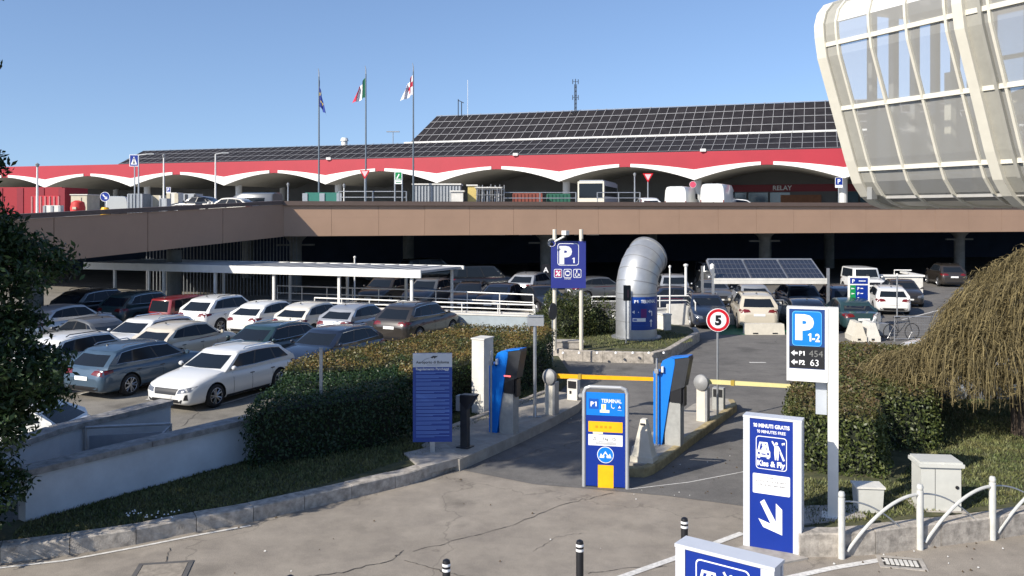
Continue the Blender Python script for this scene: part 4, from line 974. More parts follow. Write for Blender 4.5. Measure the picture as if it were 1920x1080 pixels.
    mast('antenna_mast',862,15,15.5,186,'short twin pole antenna near the left end of the upper solar roof',2)
    mast('antenna_whip',877,15,15.5,150,'thin white whip antenna beside the twin pole antenna',3)
    mast('roof_lamp',737,9,12,247,'small T shaped floodlight mast on the lower solar roof',0)
    s=MB(); t=tfor(646,8); x,y,_=TP(t,8,0); s.lathe([(.4,0),(.4,1.0),(.55,1.0),(.4,1.4),(0,1.45)],(x,y,13.8),(0,0,1),12); s.build('roof_vent',M_white,label='small white vent cowl on the lower solar roof',cat='vent')
terminal()
# upper forecourt ground inside deck slab already at 5.18
# ============================================================ glass pavilion
M_cream=mat('cream_steel',(.60,.57,.48),.45,var=.05,vs=2,coat=.15); M_pan=mat('beige_panel',(.31,.30,.26),.6,var=.08)
def thin_glass():
    m=bpy.data.materials.new('pavilion_glass'); m.use_nodes=True; nt=m.node_tree; N=nt.nodes; L=nt.links; N.remove(N['Principled BSDF'])
    t=N.new('ShaderNodeBsdfTransparent'); t.inputs['Color'].default_value=(.83,.85,.86,1); gl=N.new('ShaderNodeBsdfGlossy'); gl.inputs['Roughness'].default_value=.03; gl.inputs['Color'].default_value=(.9,.92,.95,1)
    df=N.new('ShaderNodeBsdfDiffuse'); df.inputs['Color'].default_value=(.62,.61,.57,1)  # pale diffuse share: dust haze with mirrored sky painted in
    lw=N.new('ShaderNodeLayerWeight'); lw.inputs['Blend'].default_value=.25; mx=N.new('ShaderNodeMixShader'); L.new(lw.outputs['Fresnel'],mx.inputs['Fac']); L.new(t.outputs[0],mx.inputs[1]); L.new(gl.outputs[0],mx.inputs[2])
    m2=N.new('ShaderNodeMixShader'); m2.inputs['Fac'].default_value=.36; L.new(mx.outputs[0],m2.inputs[1]); L.new(df.outputs[0],m2.inputs[2]); L.new(m2.outputs[0],N['Material Output'].inputs['Surface']); return m
def pavilion():
    o=empty('glass_pavilion',(12.7,35,5.7),0,'raised cream ribbed glass tube building in the upper right corner','building')
    D=Vector((.42,-.907,0)).normalized(); I=Vector((.907,.42,0)).normalized(); Lg=17.0
    prof=[(5.0,5.72),(4.0,5.72),(3.0,5.74),(2.4,5.90),(1.9,6.2),(1.48,6.7),(1.08,7.6),(.70,8.65),(.32,9.7),(-.05,10.7),(-.38,11.6),(-.52,12.4),(-.55,12.85),(-.42,13.3),(-.1,13.65),(.45,13.85),(1.8,13.95),(5.0,14.0)]
    wdt=10.0; full=prof+[(8.5,14.0),(8.5,12.0),(8.5,9.0),(8.5,5.72)]
    def Q(m,z,s_): v=D*s_+I*m; return Vector((v.x,v.y,z-5.7))
    def inner(i,d):   # offset inward
        a=Vector(full[max(i-1,0)]); b=Vector(full[min(i+1,len(full)-1)]); t=(b-a).normalized(); n=Vector((t.y,-t.x)); c=Vector((wdt/2,10)); p=Vector(full[i])
        if n.dot(c-p)<0: n=-n
        return p+n*d
    def band(mb,s0,s1,d0,d1,i0=0,i1=None):
        i1=len(full)-1 if i1 is None else i1
        for i in range(i0,i1):
            a0,a1=inner(i,d0),inner(i,d1); b0,b1=inner(i+1,d0),inner(i+1,d1)
            V=[Q(*a0,s0),Q(*a0,s1),Q(*a1,s1),Q(*a1,s0),Q(*b0,s0),Q(*b0,s1),Q(*b1,s1),Q(*b1,s0)]
            mb.add(V,[(0,1,5,4),(2,3,7,6),(3,0,4,7),(1,2,6,5)])
    s=MB(); band(s,-.24,.25,-.12,.40); s.build('end_frame',M_cream,o,smooth=40)
    s=MB(); band(s,.28,.79,-.04,.02,2,14); s.build('end_lining',M_pan,o,smooth=40)
    for k,sv in enumerate((.84,2.43,4.05,5.65,7.25,8.85,10.45,12.05,13.65,15.25)):
        s=MB(); band(s,sv-.05,sv+.05,-.09,.05); s.build('rib',M_cream,o,smooth=40)
    for sv in(6.05,14.0):
        s=MB(); band(s,sv,sv+.38,-.22,.25); s.build('portal_frame',M_cream,o,smooth=40)
        s=MB(); band(s,sv+.38,sv+.85,-.05,.03); band(s,sv+.85,sv+.97,-.14,.2); s.build('portal_lining',M_pan,o,smooth=40)
    def ipt(z):
        for i in range(len(prof)-1):
            if prof[i][1]<=z<=prof[i+1][1] and i>2: f=(z-prof[i][1])/(prof[i+1][1]-prof[i][1]); return prof[i][0]+(prof[i+1][0]-prof[i][0])*f
    for z in(7.2,9.6,12.05):
        for far in(0,1):
            m0=ipt(z); m_=m0 if not far else 8.5; s=MB(); c=Q(m_,z,Lg/2); s.box(c,(Lg,.16,.17),math.atan2(D.y,D.x)); s.build('transom',M_cream,o)
    gl=thin_glass(); s=MB()
    def skin(s,i0,i1,off):
        for i in range(i0,i1):
            a=inner(i,off);b=inner(i+1,off); s.add([Q(*a,.28),Q(*a,Lg),Q(*b,Lg),Q(*b,.28)],[(0,1,2,3)])
    skin(s,3,12,.0); n=len(full)-1; skin(s,n-3,n,0); s.build('glazing',gl,o,smooth=60)
    s=MB(); skin(s,12,n-3,.0); skin(s,12,n-3,.12); s.build('roof_shell',mat('roof_panel_white',(.66,.65,.61),.25,var=.05,coat=.5),o,smooth=60)
    s=MB(); s.add([Q(4.9,5.72,.28),Q(4.9,5.72,Lg),Q(8.5,5.72,Lg),Q(8.5,5.72,.28)],[(0,1,2,3)]); skin(s,0,3,.0); skin(s,0,3,.2); s.build('underside',M_cream,o,smooth=60)
    # far end wall with glazing bars left open to the light, floors, interior
    s=MB(); c=Q(wdt/2,6.15,Lg/2+.4); s.box(c,(Lg-1,6.0,.25),math.atan2(D.y,D.x)); s.build('floor',mat('floor_grey',(.33,.32,.30),.6,var=.1),o)
    s=MB(); c=Q(5.6,9.05,8.6+1.5); s.box(c,(Lg-5.2,3.6,.22),math.atan2(D.y,D.x)); c=Q(3.7,9.2,10.1); s.box(c,(Lg-5.2,.12,.42),math.atan2(D.y,D.x)); s.build('mezzanine',M_cream,o)
    s=MB()
    for k in range(11):
        sv=.9+1.55*k; c=Q(8.3,10,sv); s.box(c,(.2,.25,8.6),math.atan2(D.y,D.x))
    for k in range(6):
        c=Q(1.75+1.2*k,10.1,.42); s.box(c,(.25,.30,8.2),math.atan2(D.y,D.x))
    s.build('mullion',mat('mullion_grey',(.25,.25,.24),.5,var=.05),o)
    s=MB(); c=Q(5.3,7.75,.36); s.box(c,(.06,6.4,3.4),math.atan2(D.y,D.x)); c=Q(5.2,9.5,.34); s.box(c,(.16,6.8,.14),math.atan2(D.y,D.x)); s.build('end_panel',mat('end_panel_grey',(.66,.66,.66),.5,var=.06),o)
    for sv,mm in((1.9,4.4),(3.4,4.4),(8.5,4.4),(12,4.4)): s=MB(); c=Q(mm,8.6,sv); s.box(c,(.3,.3,4.9),math.atan2(D.y,D.x)); s.build('interior_column',M_cream,o)
    s=MB()
    for k in range(44):
        sv=3.3+k*.2; a=Q(4.0,9.45,sv); b=Q(6.6,10.4,sv+.35); s.tube([a,b],.035,4)
    s.build('louvre_roof',M_cream,o)
    s=MB()
    for z in(6.95,7.25): s.tube([Q(2.6,z,.9),Q(2.6,z,Lg-.5)],.03,6)
    for k in range(10): s.tube([Q(2.6,6.28,1+k*1.6),Q(2.6,7.25,1+k*1.6)],.025,5)
    s.build('handrail',M_white,o)
    s=MB()
    for k in range(5): c=Q(3.4+.1*k,6.42,3+k*2.4); s.box(c,(1.1,.5,.30),math.atan2(D.y,D.x)); s.box(c+Vector((0,0,.25)),(1.1,.08,.3),math.atan2(D.y,D.x))
    s.build('bench',M_grey,o)
    s=MB(); c=Q(wdt/2,5.6,13.8); s.box((c.x,c.y,-2.9),(1.2,1.2,5.6)); s.build('support_pier',M_conc,o)
pavilion()
# ============================================================ white covered walkway
def canopy():
    cu=Vector((19,-6.5,0)).normalized(); cn=Vector((.45,.893,0)); a=Vector((-23.7,50.1,0)); L_=20.3
    o=empty('covered_walkway',(a.x,a.y,0),0,'long white flat roofed walkway canopy behind the parked cars','canopy')
    s=MB(); d=3.9
    def pt(u,v,z): q=cu*u+cn*v; return (q.x,q.y,z)
    def slab(mb,u0,u1,v0,v1,z0,z1): V=[pt(u0,v0,z0),pt(u1,v0,z0),pt(u1,v1,z0),pt(u0,v1,z0),pt(u0,v0,z1),pt(u1,v0,z1),pt(u1,v1,z1),pt(u0,v1,z1)]; mb.add(V,[(0,3,2,1),(4,5,6,7),(0,1,5,4),(1,2,6,5),(2,3,7,6),(3,0,4,7)])
    slab(s,-.8,L_,.0,d,2.46,2.58)
    for k in range(24): slab(s,-.6+k*.86,-.52+k*.86,.05,d-.05,2.581,2.62)
    s.build('roof',mat('canopy_roof_grey',(.40,.40,.40),.5,.1,var=.12,vs=2),o)
    s=MB(); slab(s,-.8,L_+.02,-.10,-.01,2.22,2.62); s.build('fascia',M_white,o)
    s=MB(); slab(s,-.8,L_+.15,d+.01,d+.12,2.42,2.62); s.build('rear_fascia',M_white,o)
    for u in(1.2,4.6,8.0,12.5-.8,15.6,19.7): 
        s=MB(); q=pt(u,.15,0); s.box((q[0],q[1],1.12),(.13,.13,2.24),math.atan2(cu.y,cu.x)); s.build('post',M_white,o)
    for u in(0.0,5.4,9.9,13.6,17.2,19.9): 
        s=MB(); q=pt(u,d-.2,0); s.box((q[0],q[1],1.2),(.12,.12,2.5),math.atan2(cu.y,cu.x)); s.build('post',M_white,o)
canopy()
# ============================================================ ramp walls and white railings
def rail(path,z0,z1,lab,posts=1.7,mid=2,r=.028,zf=None):
    o=empty('ramp_railing',(path[0][0],path[0][1],0),0,lab,'railing'); ox,oy=path[0]; s=MB(); P=[Vector((x-ox,y-oy,0)) for x,y in path]; k0=0
    zz=[z if isinstance(z,(int,float)) else 0 for z in z0] if isinstance(z0,list) else [z0]*len(P)
    for i in range(len(P)-1):
        a,b=P[i],P[i+1]; za,zb=zz[i],zz[i+1]; l=(b-a).length
        for m in range(mid+1):
            h=(z1)*(1-m*.42); s.tube([(a.x,a.y,za+h),(b.x,b.y,zb+h)],r if m else r*1.3,6)
        n=max(1,round(l/posts))
        for j in range(n+1): q=a.lerp(b,j/n); zq=za+(zb-za)*j/n; s.tube([(q.x,q.y,zq),(q.x,q.y,zq+z1)],r,6)
    s.build('rails',M_white,o); return o
x0=ax(745,47)
rail([(ax(520,50),50),(ax(760,47.5),47.5),(ax(1000,44.5),44.5)],.35,.95,'upper white tube railing of the walkway ramp behind the dark brown SUV')
rail([(ax(590,45),45),(ax(800,43.0),43.0),(ax(1003,41.5),41.5)],.55,.55,'lower white tube railing on top of the white ramp wall',mid=1)
def lowwall(a,b,z,t,m,lab,zb=0):
    a=Vector((*a,0));b=Vector((*b,0)); d=b-a; c=(a+b)/2; o=empty('ramp_wall',(c.x,c.y,0),math.atan2(d.y,d.x),lab,'wall')
    s=MB(); s.box((0,0,(z+zb)/2),(d.length,t,z-zb)); s.build('wall',m,o); s=MB(); s.box((0,0,z+.03),(d.length+.04,t+.06,.06)); s.build('coping',M_offw,o)
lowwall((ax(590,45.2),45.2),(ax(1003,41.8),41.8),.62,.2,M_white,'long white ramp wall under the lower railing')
lowwall((ax(640,41.2),41.2),(ax(995,38.8),38.8),.88,.25,mat('blue_grey_wall',(.30,.35,.38),.7,var=.1),'low blue-grey kerb wall in front of the white ramp wall')  # even blue-grey wall colour
lowwall((ax(1232,39),39.0),(ax(1253,38.2),38.2),1.0,.3,M_offw,'white block wall close to the right of the metal duct')
lowwall((ax(1150,42),42.0),(ax(1300,43.5),43.5),.75,.2,M_white,'white ramp wall between the duct and the striped barrier')
rail([(ax(1110,43.5),43.5),(ax(1300,44.0),44.0)],.75,.55,'white double rail behind the metal duct',mid=1)
rail([(ax(1298,44.0),44.0),(ax(1304,41.5),41.5)],.1,1.1,'short white gate rail at the striped barrier end',mid=1)
# ============================================================ gate equipment
RZ=R(-27); LA=Vector((math.sin(R(27)),math.cos(R(27)),0)); LB=Vector((math.cos(R(27)),-math.sin(R(27)),0))
M_mblue=mat('machine_blue',srgb(0,112,205),.4,var=.05,vs=3,coat=.2); M_mblue2=mat('machine_blue_dark',srgb(0,75,165),.4,var=.05)
M_postc=mat('post_cream',(.60,.56,.47),.5,var=.1,vs=4); M_box=mat('reader_grey',(.33,.33,.31),.5,.1,var=.15,vs=9)
def machine(px,py,z,lab,lamp):
    x,y=g(px,py,z); o=empty('ticket_machine',(x,y,z),RZ,lab,'ticket machine','blue ticket machines at the car park gate')
    X,Z=(1,0,0),(0,0,1)
    s=MB(); s.extr([(0,0),(.2,0),(.37,1.10),(.50,1.86),(.50,1.97),(.42,2.0),(.33,1.98),(.22,1.92),(.175,1.82),(.175,1.66),(0,1.66)],(0,0,0),X,Z,(0,1,0),.36); s.build('housing',M_mblue,o)
    s=MB(); s.extr([(.501,1.97),(.82,2.04),(.84,2.0),(.72,1.36),(.40,1.22),(.502,1.86)],(0,.01,0),X,Z,(0,1,0),.33); s.extr([(.43,2.004),(.82,2.062),(.82,2.044),(.505,1.985)],(0,-.01,0),X,Z,(0,1,0),.36,1); s.build('hood',[M_dgrey,M_mblue],o)
    s=MB(); s.box((.44,.19,.48),(.36,.30,.96)); s.box((.45,.19,.975),(.32,.28,.03)); s.build('pedestal',M_box,o)
    s=MB(); s.box((.52,.17,1.18),(.26,.30,.38)); s.box((.68,.17,1.12),(.05,.2,.42)); s.build('console',M_black,o)
    if lamp: s=MB(); s.box((.49,.005,1.40),(.17,.03,.03)); s.build('light_strip',mat('red_led_strip',(.6,.1,.1),.4,var=0,emit=((1,.15,.15),1.2)),o)
    s=MB(); s.box((.235,-.045,1.73),(.045,.06,.13)); s.box((.20,-.03,1.70),(.02,.04,.16),mi=1); s.build('camera_head',[M_white,M_black],o)
    s=MB(); s.cyl(.11,-.10,0,1.98,.022,8); s.box((.11,-.10,1.69),(.09,.07,.10)); s.box((.11,-.1,.01),(.12,.12,.02)); s.build('sensor_pole',M_steel,o)
    return o
machine(917,812,.22,'blue ticket machine with red light strip, beside the tall white cabinet',True)
machine(1225,832,.185,'blue ticket machine on the middle island between the two barriers',False)
def cabinet_tall():
    x,y=g(884,776,.2); o=empty('tall_cabinet',(x,y,.2),RZ,'tall plain white cabinet in front of the long hedge','cabinet')
    s=MB(); s.box((.19,.26,.98),(.36,.52,1.96)); s.build('cabinet_body',M_offw,o)
    s=MB(); s.box((.19,.26,1.975),(.40,.56,.035)); s.build('lid',M_offw,o); s=MB(); s.box((.19,-.004,.42),(.17,.012,.24)); s.build('vent_plate',mat('plate_beige',(.45,.43,.38),.6,var=.1),o)
cabinet_tall()
def intercom():
    x,y=g(872,838,.25); o=empty('intercom_post',(x,y,.25),RZ,'dark grey intercom post with slanted head between regulation board and ticket machine','intercom')
    s=MB(); s.box((0,.0,.58),(.17,.14,1.16)); s.box((0,0,.01),(.3,.3,.02)); s.build('post',M_dgrey,o)
    s=MB(); s.extr([(-.09,1.17),(.30,1.19),(.13,.93),(.085,.85),(-.09,1.0)],(0,-.08,0),(1,0,0),(0,0,1),(0,1,0),.2); s.build('head',M_black,o)
    s=MB(); s.box((-.135,-.02,.98),(.09,.16,.34)); s.build('side_box',M_grey,o)
intercom()
def barrier(px,py,z,L,lab,az_,yaw):
    x,y=g(px,py,z); o=empty('barrier_gate',(x,y,z),RZ,lab,'barrier','lane barriers at the car park gate')
    s=MB(); s.box((0,.12,.42),(.27,.27,.84)); s.build('post',M_postc,o); s=MB(); s.box((.11,.12,.42),(.06,.275,.835)); s.build('post_side',M_steel,o)
    s=MB(); s.lathe([(0,-.13),(.11,-.12),(.18,-.07),(.21,0),(.2,.06),(.12,.12),(0,.14)],(-.01,.02,.98),(-.25,-1,.05),22); s.build('pivot_drum',mat('drum_grey',(.27,.27,.265),.6,.2,var=.1,vs=9),o,smooth=40)
    s=MB(); a=Vector((.12,.12,1.0)); d=Vector((math.cos(yaw),math.sin(yaw),az_)); u=Vector((0,0,1)); sd=Vector((-d.y,d.x,0))
    V=[]
    for t,hh in((0,.055),(L,.04)):
        for k,e in((-1,-1),(1,-1),(1,1),(-1,1)): V.append(a+d*t+sd*k*.035+u*e*hh)
    s.add(V,[(0,3,2,1),(4,5,6,7),(0,1,5,4),(1,2,6,5),(2,3,7,6),(3,0,4,7)]); s.build('boom',M_yel if px<1200 else mat('barrier_pale_yellow',(.66,.58,.26),.5,var=.1),o)
    s=MB(); s.box(tuple(a+d*.62),(.09,.10,.13)); s.build('boom_clamp',mat('clamp_ochre',(.35,.24,.03),.5,var=.1),o)
barrier(1031,778,.245,2.9,'left lane barrier with golden yellow boom and grey drum',-.0,R(17))
barrier(1316,790,.185,2.9,'right lane barrier with pale yellow boom ending at the right hedge',.0,R(10))
def reader(px,py,z,lab,h,white):
    x,y=g(px,py,z); o=empty('reader_box',(x,y,z),RZ,lab,'card reader')
    s=MB(); s.box((0,.1,h*.5),(.30,.22,h)); s.build('box_body',M_box if not white else M_offw,o)
    s=MB(); s.box((0,-.012,h*.76),(.25,.012,h*.36)); s.build('screen',M_black,o)
    if white: s=MB(); s.box((-.05,-.012,h*.38),(.06,.015,.08)); s.build('lock',M_black,o); s=MB(); s.lathe([(.06,-.1),(.075,0),(.06,.1)],(.22,.1,.12),(1,0,0),10); s.build('speaker_horn',M_grey,o)
reader(1073,750,.245,'small white reader box with dark screen behind the left barrier post',.56,True)
reader(1346,768,.185,'small grey reader box with black screen behind the right barrier post',.58,False)
def sign_pole(px,py,z,top_py):
    x,y=g(px,py,z); h=zy(top_py,y)-z; return x,y,h
x,y,h=sign_pole(1003,782,.245,606)
o=empty('camera_pole',(x,y,.245),0,'grey pole with tilted grey floodlight box beside the long hedge','pole'); s=MB(); s.cyl(0,0,0,h,.045,10); s.build('pole',M_steel,o)
s=MB(); s.extr([(-.05,0),(.05,0),(.13,-.28),(-.13,-.28)],(0,.0,.3),(0,1,0),(0,0,1),(1,0,0),.02); s.box((0,0,.01),(.34,.06,.02)); s.build('base_bracket',M_steel,o)
s=MB(); s.box((.02,-.02,h+.06),(.42,.12,.24),R(-8)); s.box((.02,-.02,h+.19),(.40,.18,.03),R(-8)); s.build('floodlight',M_grey,o)
x,y=g(602,735+60,.2); s=MB(); 
x,y=ax(602,19.6),19.6; o=empty('marker_pole',(x,y,.2),0,'thin grey pole standing in the shaded front part of the long hedge','pole'); s=MB(); s.cyl(0,0,0,zy(655,19.6)-.2,.04,10); s.build('pole',M_steel,o); s=MB(); s.cyl(0,0,zy(655,19.6)-.2,zy(655,19.6)-.16,.045,10); s.build('cap',M_grey,o)
# concrete style marker cone
x,y=g(1205,866,.185); o=empty('marker_cone',(x,y,.185),RZ,'white plastic barrier cone at the tip of the middle island','cone')
s=MB(); s.box((0,.1,.06),(.50,.38,.12)); s.build('foot',M_postc,o); s=MB(); s.box((0,.1,.16),(.47,.34,.10),top=(.86,.9)); s.box((0,.1,.51),(.40,.30,.60),top=(.36,.6)); s.box((0,.1,.85),(.144,.18,.09),top=(.8,.8)); s.build('cone_body',M_postc,o)
s=MB(); s.box((.0,-.005,.80),(.10,.02,.035)); s.box((-.13,-.075,.05),(.07,.02,.05)); s.box((.1,-.078,.05),(.06,.02,.07)); s.build('slot',M_dgrey,o)
# ============================================================ signs
M_frame=mat('tube_frame_grey',(.45,.46,.47),.4,.4,var=.06); M_sq=mat('sign_mid_blue',srgb(15,80,170),.4,var=.04); M_cream2=mat('sign_cream',srgb(235,228,190),.5,var=.04)
def totem_p1():
    x,y=g(1095,912); x2,y2=g(1177,917); a=Vector((x,y,0)); b=Vector((x2,y2,0)); U=(b-a).normalized(); rz=math.atan2(U.y,U.x); W=.86
    o=empty('information_totem',(x,y,0),rz,'blue P1 TERMINAL totem with grey tube frame and yellow base panel','sign')
    H=2.0; s=MB(); r=.04; s.tube([(0,0,0),(0,0,H-.12),(.035,0,H-.035),(.12,0,H),(W-.12,0,H),(W-.035,0,H-.035),(W,0,H-.12),(W,0,0)],r,10); s.build('frame',M_frame,o)
    s=MB(); s.box((W/2,0,.96),(W-.08,.035,1.86)); s.build('panel',M_signblue,o)
    P=Panel((0.05,-.018,0),(1,0,0),(0,-1,0)); m=MB(); w=W-.1
    # materials: 0 light blue 1 mid blue 2 white 3 yellow 4 cream 5 black
    P.rect(m,0,1.44,w,1.90,1,0); P.rect(m,.05,1.57,.24,1.77,2,1); P.text(m,'P1',.145,1.62,.095,3,2,'C',.03); P.text(m,'TERMINAL',.30,1.70,.075,2,2,'L',.02,wmax=.40)
    P.rect(m,.30,1.56,.39,1.67,2,4); P.text(m,'?',.345,1.585,.07,3,3,'C',.02); P.rect(m,.27,1.50,.46,1.555,2,4)
    P.line(m,[(.50,1.66),(.50,1.61),(.54,1.59),(.56,1.61)],.013,2,2); P.disc(m,.50,1.675,.009,2,2,8); P.rect(m,.62,1.58,.70,1.67,2,1); P.poly(m,[(.63,1.60),(.69,1.60),(.66,1.655)],3,2); P.rect(m,.62,1.555,.70,1.56,2,2)
    P.rect(m,.04,1.11,.72,1.32,1,3); 
    for k in range(4): P.rect(m,.18+.09*k,1.19,.23+.09*k,1.235,2,6)
    P.rect(m,.13,1.07,.33,1.115,1,4); P.rect(m,.04,.84,.72,1.06,1,2)
    P.line(m,[(.14,.95),(.17,1.01),(.20,.95),(.14,.95)],.008,2,5); P.text(m,'1 kg',.33,.955,.05,2,5,'L',.01); P.disc(m,.55,.975,.035,2,5); P.disc(m,.55,.975,.027,3,2); P.text(m,'1',.55,.955,.04,4,5,'C')
    for v in(.915,.89,.868): P.rect(m,.24-.06*(v<.9),v,.54+.06*(v<.9),v+.008,2,5)
    P.disc(m,.38,.66,.165,1,2,32); P.disc(m,.38,.66,.152,2,0,32); P.poly(m,[(.26,.60),(.29,.69),(.32,.645),(.38,.735),(.44,.645),(.47,.69),(.50,.60),(.41,.60),(.38,.65),(.35,.60)],3,2); P.poly(m,[(.36,.61),(.40,.61),(.40,.65),(.42,.65),(.38,.69),(.34,.65),(.36,.65)],4,0)
    P.rect(m,.23,.0,.54,.455,1,3)
    m.build('panel_marks',[M_signlblue,M_sq,M_signw,M_yel,M_cream2,M_dgrey,mat('sign_ochre',srgb(205,140,5),.5,var=.05)],o)
totem_p1()
M_tote=mat('totem_aluminium',(.62,.64,.68),.4,.2,var=.05)
def kiss(x,y,rz,W,H,lab,big=False):
    o=empty('kiss_and_fly_totem',(x,y,0),rz,lab,'sign','blue drop-off totems by the kerb'); T=.22
    s=MB(); s.box((W/2,T/2,H/2),(W,T-.04,H-.02)); s.build('core',M_dgrey,o)
    s=MB(); s.box((-.02,T/2,H/2),(.05,T+.02,H)); s.box((.03,.0,H/2),(.06,.03,H)); s.build('edge_profile',M_tote,o)
    s=MB(); s.box((W-.02,T*.28,H/2),(.13,T*.56+.04,H)); s.box((W-.0,T*.86,H/2),(.10,T*.16,H)); s.build('edge_profile',M_tote,o)
    s=MB(); s.box((W/2,T/2,H+.012),(W+.10,T+.04,.035)); s.build('cap',M_tote,o)
    s=MB(); pw=W-.145; s.box((.06+pw/2,.012,H/2-.005),(pw,.03,H-.02)); s.build('panel',M_signblue,o)
    P=Panel((.06,-.003,0),(1,0,0),(0,-1,0)); m=MB(); k=pw/.70; c=pw/2; y0=H-2.12+(.215 if big else 0)
    if not big: P.text(m,'10 MINUTI GRATIS',c,y0+1.975,.062*k,1,0,'C',.035,wmax=pw*.84); P.text(m,'10 MINUTES FREE',c,y0+1.885,.05*k,1,0,'C',.015,wmax=pw*.66)
    P.rrect(m,c-.25*k,y0+1.30,c+.25*k,y0+1.835,.05,1,0); P.rrect(m,c-.238*k,y0+1.312,c+.238*k,y0+1.823,.043,2,1)
    def q(u,v): return (c+u*k,y0+v)
    # car front
    P.poly(m,[q(-.22,1.60),q(-.19,1.74),q(-.06,1.74),q(-.03,1.60)],3,0); P.poly(m,[q(-.19,1.62),q(-.17,1.715),q(-.08,1.715),q(-.06,1.62)],4,1)
    P.disc(m,*q(-.12,1.69),.028,5,0,14); P.disc(m,*q(-.085,1.67),.026,5,0,14); P.poly(m,[q(-.16,1.62),q(-.07,1.62),q(-.09,1.66),q(-.14,1.66)],5,0)
    P.poly(m,[q(-.235,1.50),q(-.235,1.59),q(-.215,1.62),q(-.035,1.62),q(-.015,1.59),q(-.015,1.50)],3,0); P.disc(m,*q(-.20,1.555),.020,4,1,12); P.disc(m,*q(-.05,1.555),.020,4,1,12); P.rect(m,*q(-.16,1.535),*q(-.09,1.555),4,1)
    P.rect(m,*q(-.22,1.475),*q(-.18,1.51),3,0); P.rect(m,*q(-.07,1.475),*q(-.03,1.51),3,0)
    # waving person with bag, small plane
    P.disc(m,*q(.085,1.735),.024,3,0,14); P.poly(m,[q(.05,1.58),q(.055,1.70),q(.12,1.70),q(.125,1.58),q(.115,1.47),q(.095,1.47),q(.09,1.57),q(.08,1.47),q(.06,1.47)],3,0)
    P.line(m,[q(.06,1.69),q(.015,1.77)],.022,3,0); P.line(m,[q(.12,1.68),q(.16,1.59)],.02,3,0); P.line(m,[q(.15,1.60),q(.205,1.47)],.03,3,0)
    P.poly(m,[q(.165,1.75),q(.22,1.765),q(.21,1.72),q(.19,1.74),q(.18,1.71)],3,0)
    P.text(m,'Kiss & Fly',c,y0+1.355,.09*k,3,0,'C',.035,wmax=pw*.64)
    P.rrect(m,c-.30*k,y0+.90,c+.30*k,y0+1.22,.02,1,0)
    for i,(t,w_) in enumerate((('ZONA A',.16),('A SOSTA GRATUITA 10 MINUTI',.5),('OLTRE IL SECONDO TARIFFA ORARIA',.44),('',0),('',0))):
        if t: P.text(m,t,c,y0+1.15-.06*i,.034,2,2,'C',0,wmax=w_*k)
    for i in range(3): P.rect(m,c-(.22-.03*i)*k,y0+.93+.035*i,c+(.22-.03*i)*k,y0+.938+.035*i,2,3)
    P.poly(m,[q(-.18,.76),q(-.115,.81),q(.075,.47),q(.075,.77),q(.175,.68),q(.175,.27),q(-.13,.36),q(-.21,.49),q(-.01,.43)],1,0)
    m.build('panel_marks',[M_signw,M_signblue,M_dgrey,mat('pale_red_text',(.5,.3,.3),.6,var=0)],o)
kx,ky=g(1399,1026); kiss(kx,ky,R(-27),.83,2.14,'tall blue Kiss & Fly totem with big white arrow pointing down right')
kiss(ax(1275,8.75),8.75,R(-37),.92,2.17,'nearest blue totem, only its top edge in view at the bottom of the picture',True)
def regulation():
    x,y=g(811,852,.22); o=empty('regulation_board',(x,y,.22),R(2),'blue parking regulations board with a grey header in front of the hedge','sign')
    s=MB(); s.box((0,.03,.3),(.10,.06,.6)); s.build('post',M_steel,o)
    W=.85; z0,z1=zy(828,y)-.22,zy(662,y)-.22; s=MB(); s.box((0,0,(z0+z1)/2),(W,.06,z1-z0)); s.build('panel',mat('board_blue',srgb(20,60,138),.4,var=.05),o)
    P=Panel((-W/2,-.031,z0),(1,0,0),(0,-1,0)); H=z1-z0; m=MB(); P.rect(m,0,H-.30,W,H,1,0); P.text(m,'Aeroporto di Bologna',W/2,H-.22,.06,2,2,'C',.02,wmax=W*.84)
    P.poly(m,[(.38,H-.09),(.44,H-.055),(.52,H-.06),(.54,H-.045),(.53,H-.075),(.49,H-.095),(.47,H-.12),(.455,H-.09),(.42,H-.11)],2,2)
    P.line(m,[(.18,H-.20),(.26,H-.13),(.36,H-.10)],.006,2,2); P.rect(m,.3,H-.255,.6,H-.25,2,2)
    P.text(m,'Regolamento Parcheggi',W/2,H-.365,.055,1,0,'C',.03,wmax=W*.84)
    v=H-.42; rr=random.Random(4)
    while v>.10:
        n=rr.choice([2,2,3,3,4])
        for k in range(n): P.rect(m,.07,v,.07+(.72 if k<n-1 else rr.uniform(.3,.7)),v+.012,1,1); v-=.024
        P.rect(m,.05,v+.006,.80,v+.010,1,3); v-=.02
    m.build('panel_marks',[mat('header_grey',(.50,.52,.55),.5,var=.03),mat('pale_blue_text',srgb(88,122,190),.5,var=0),M_dgrey,mat('deep_blue_rule',srgb(12,30,95),.5,var=0)],o)
regulation()
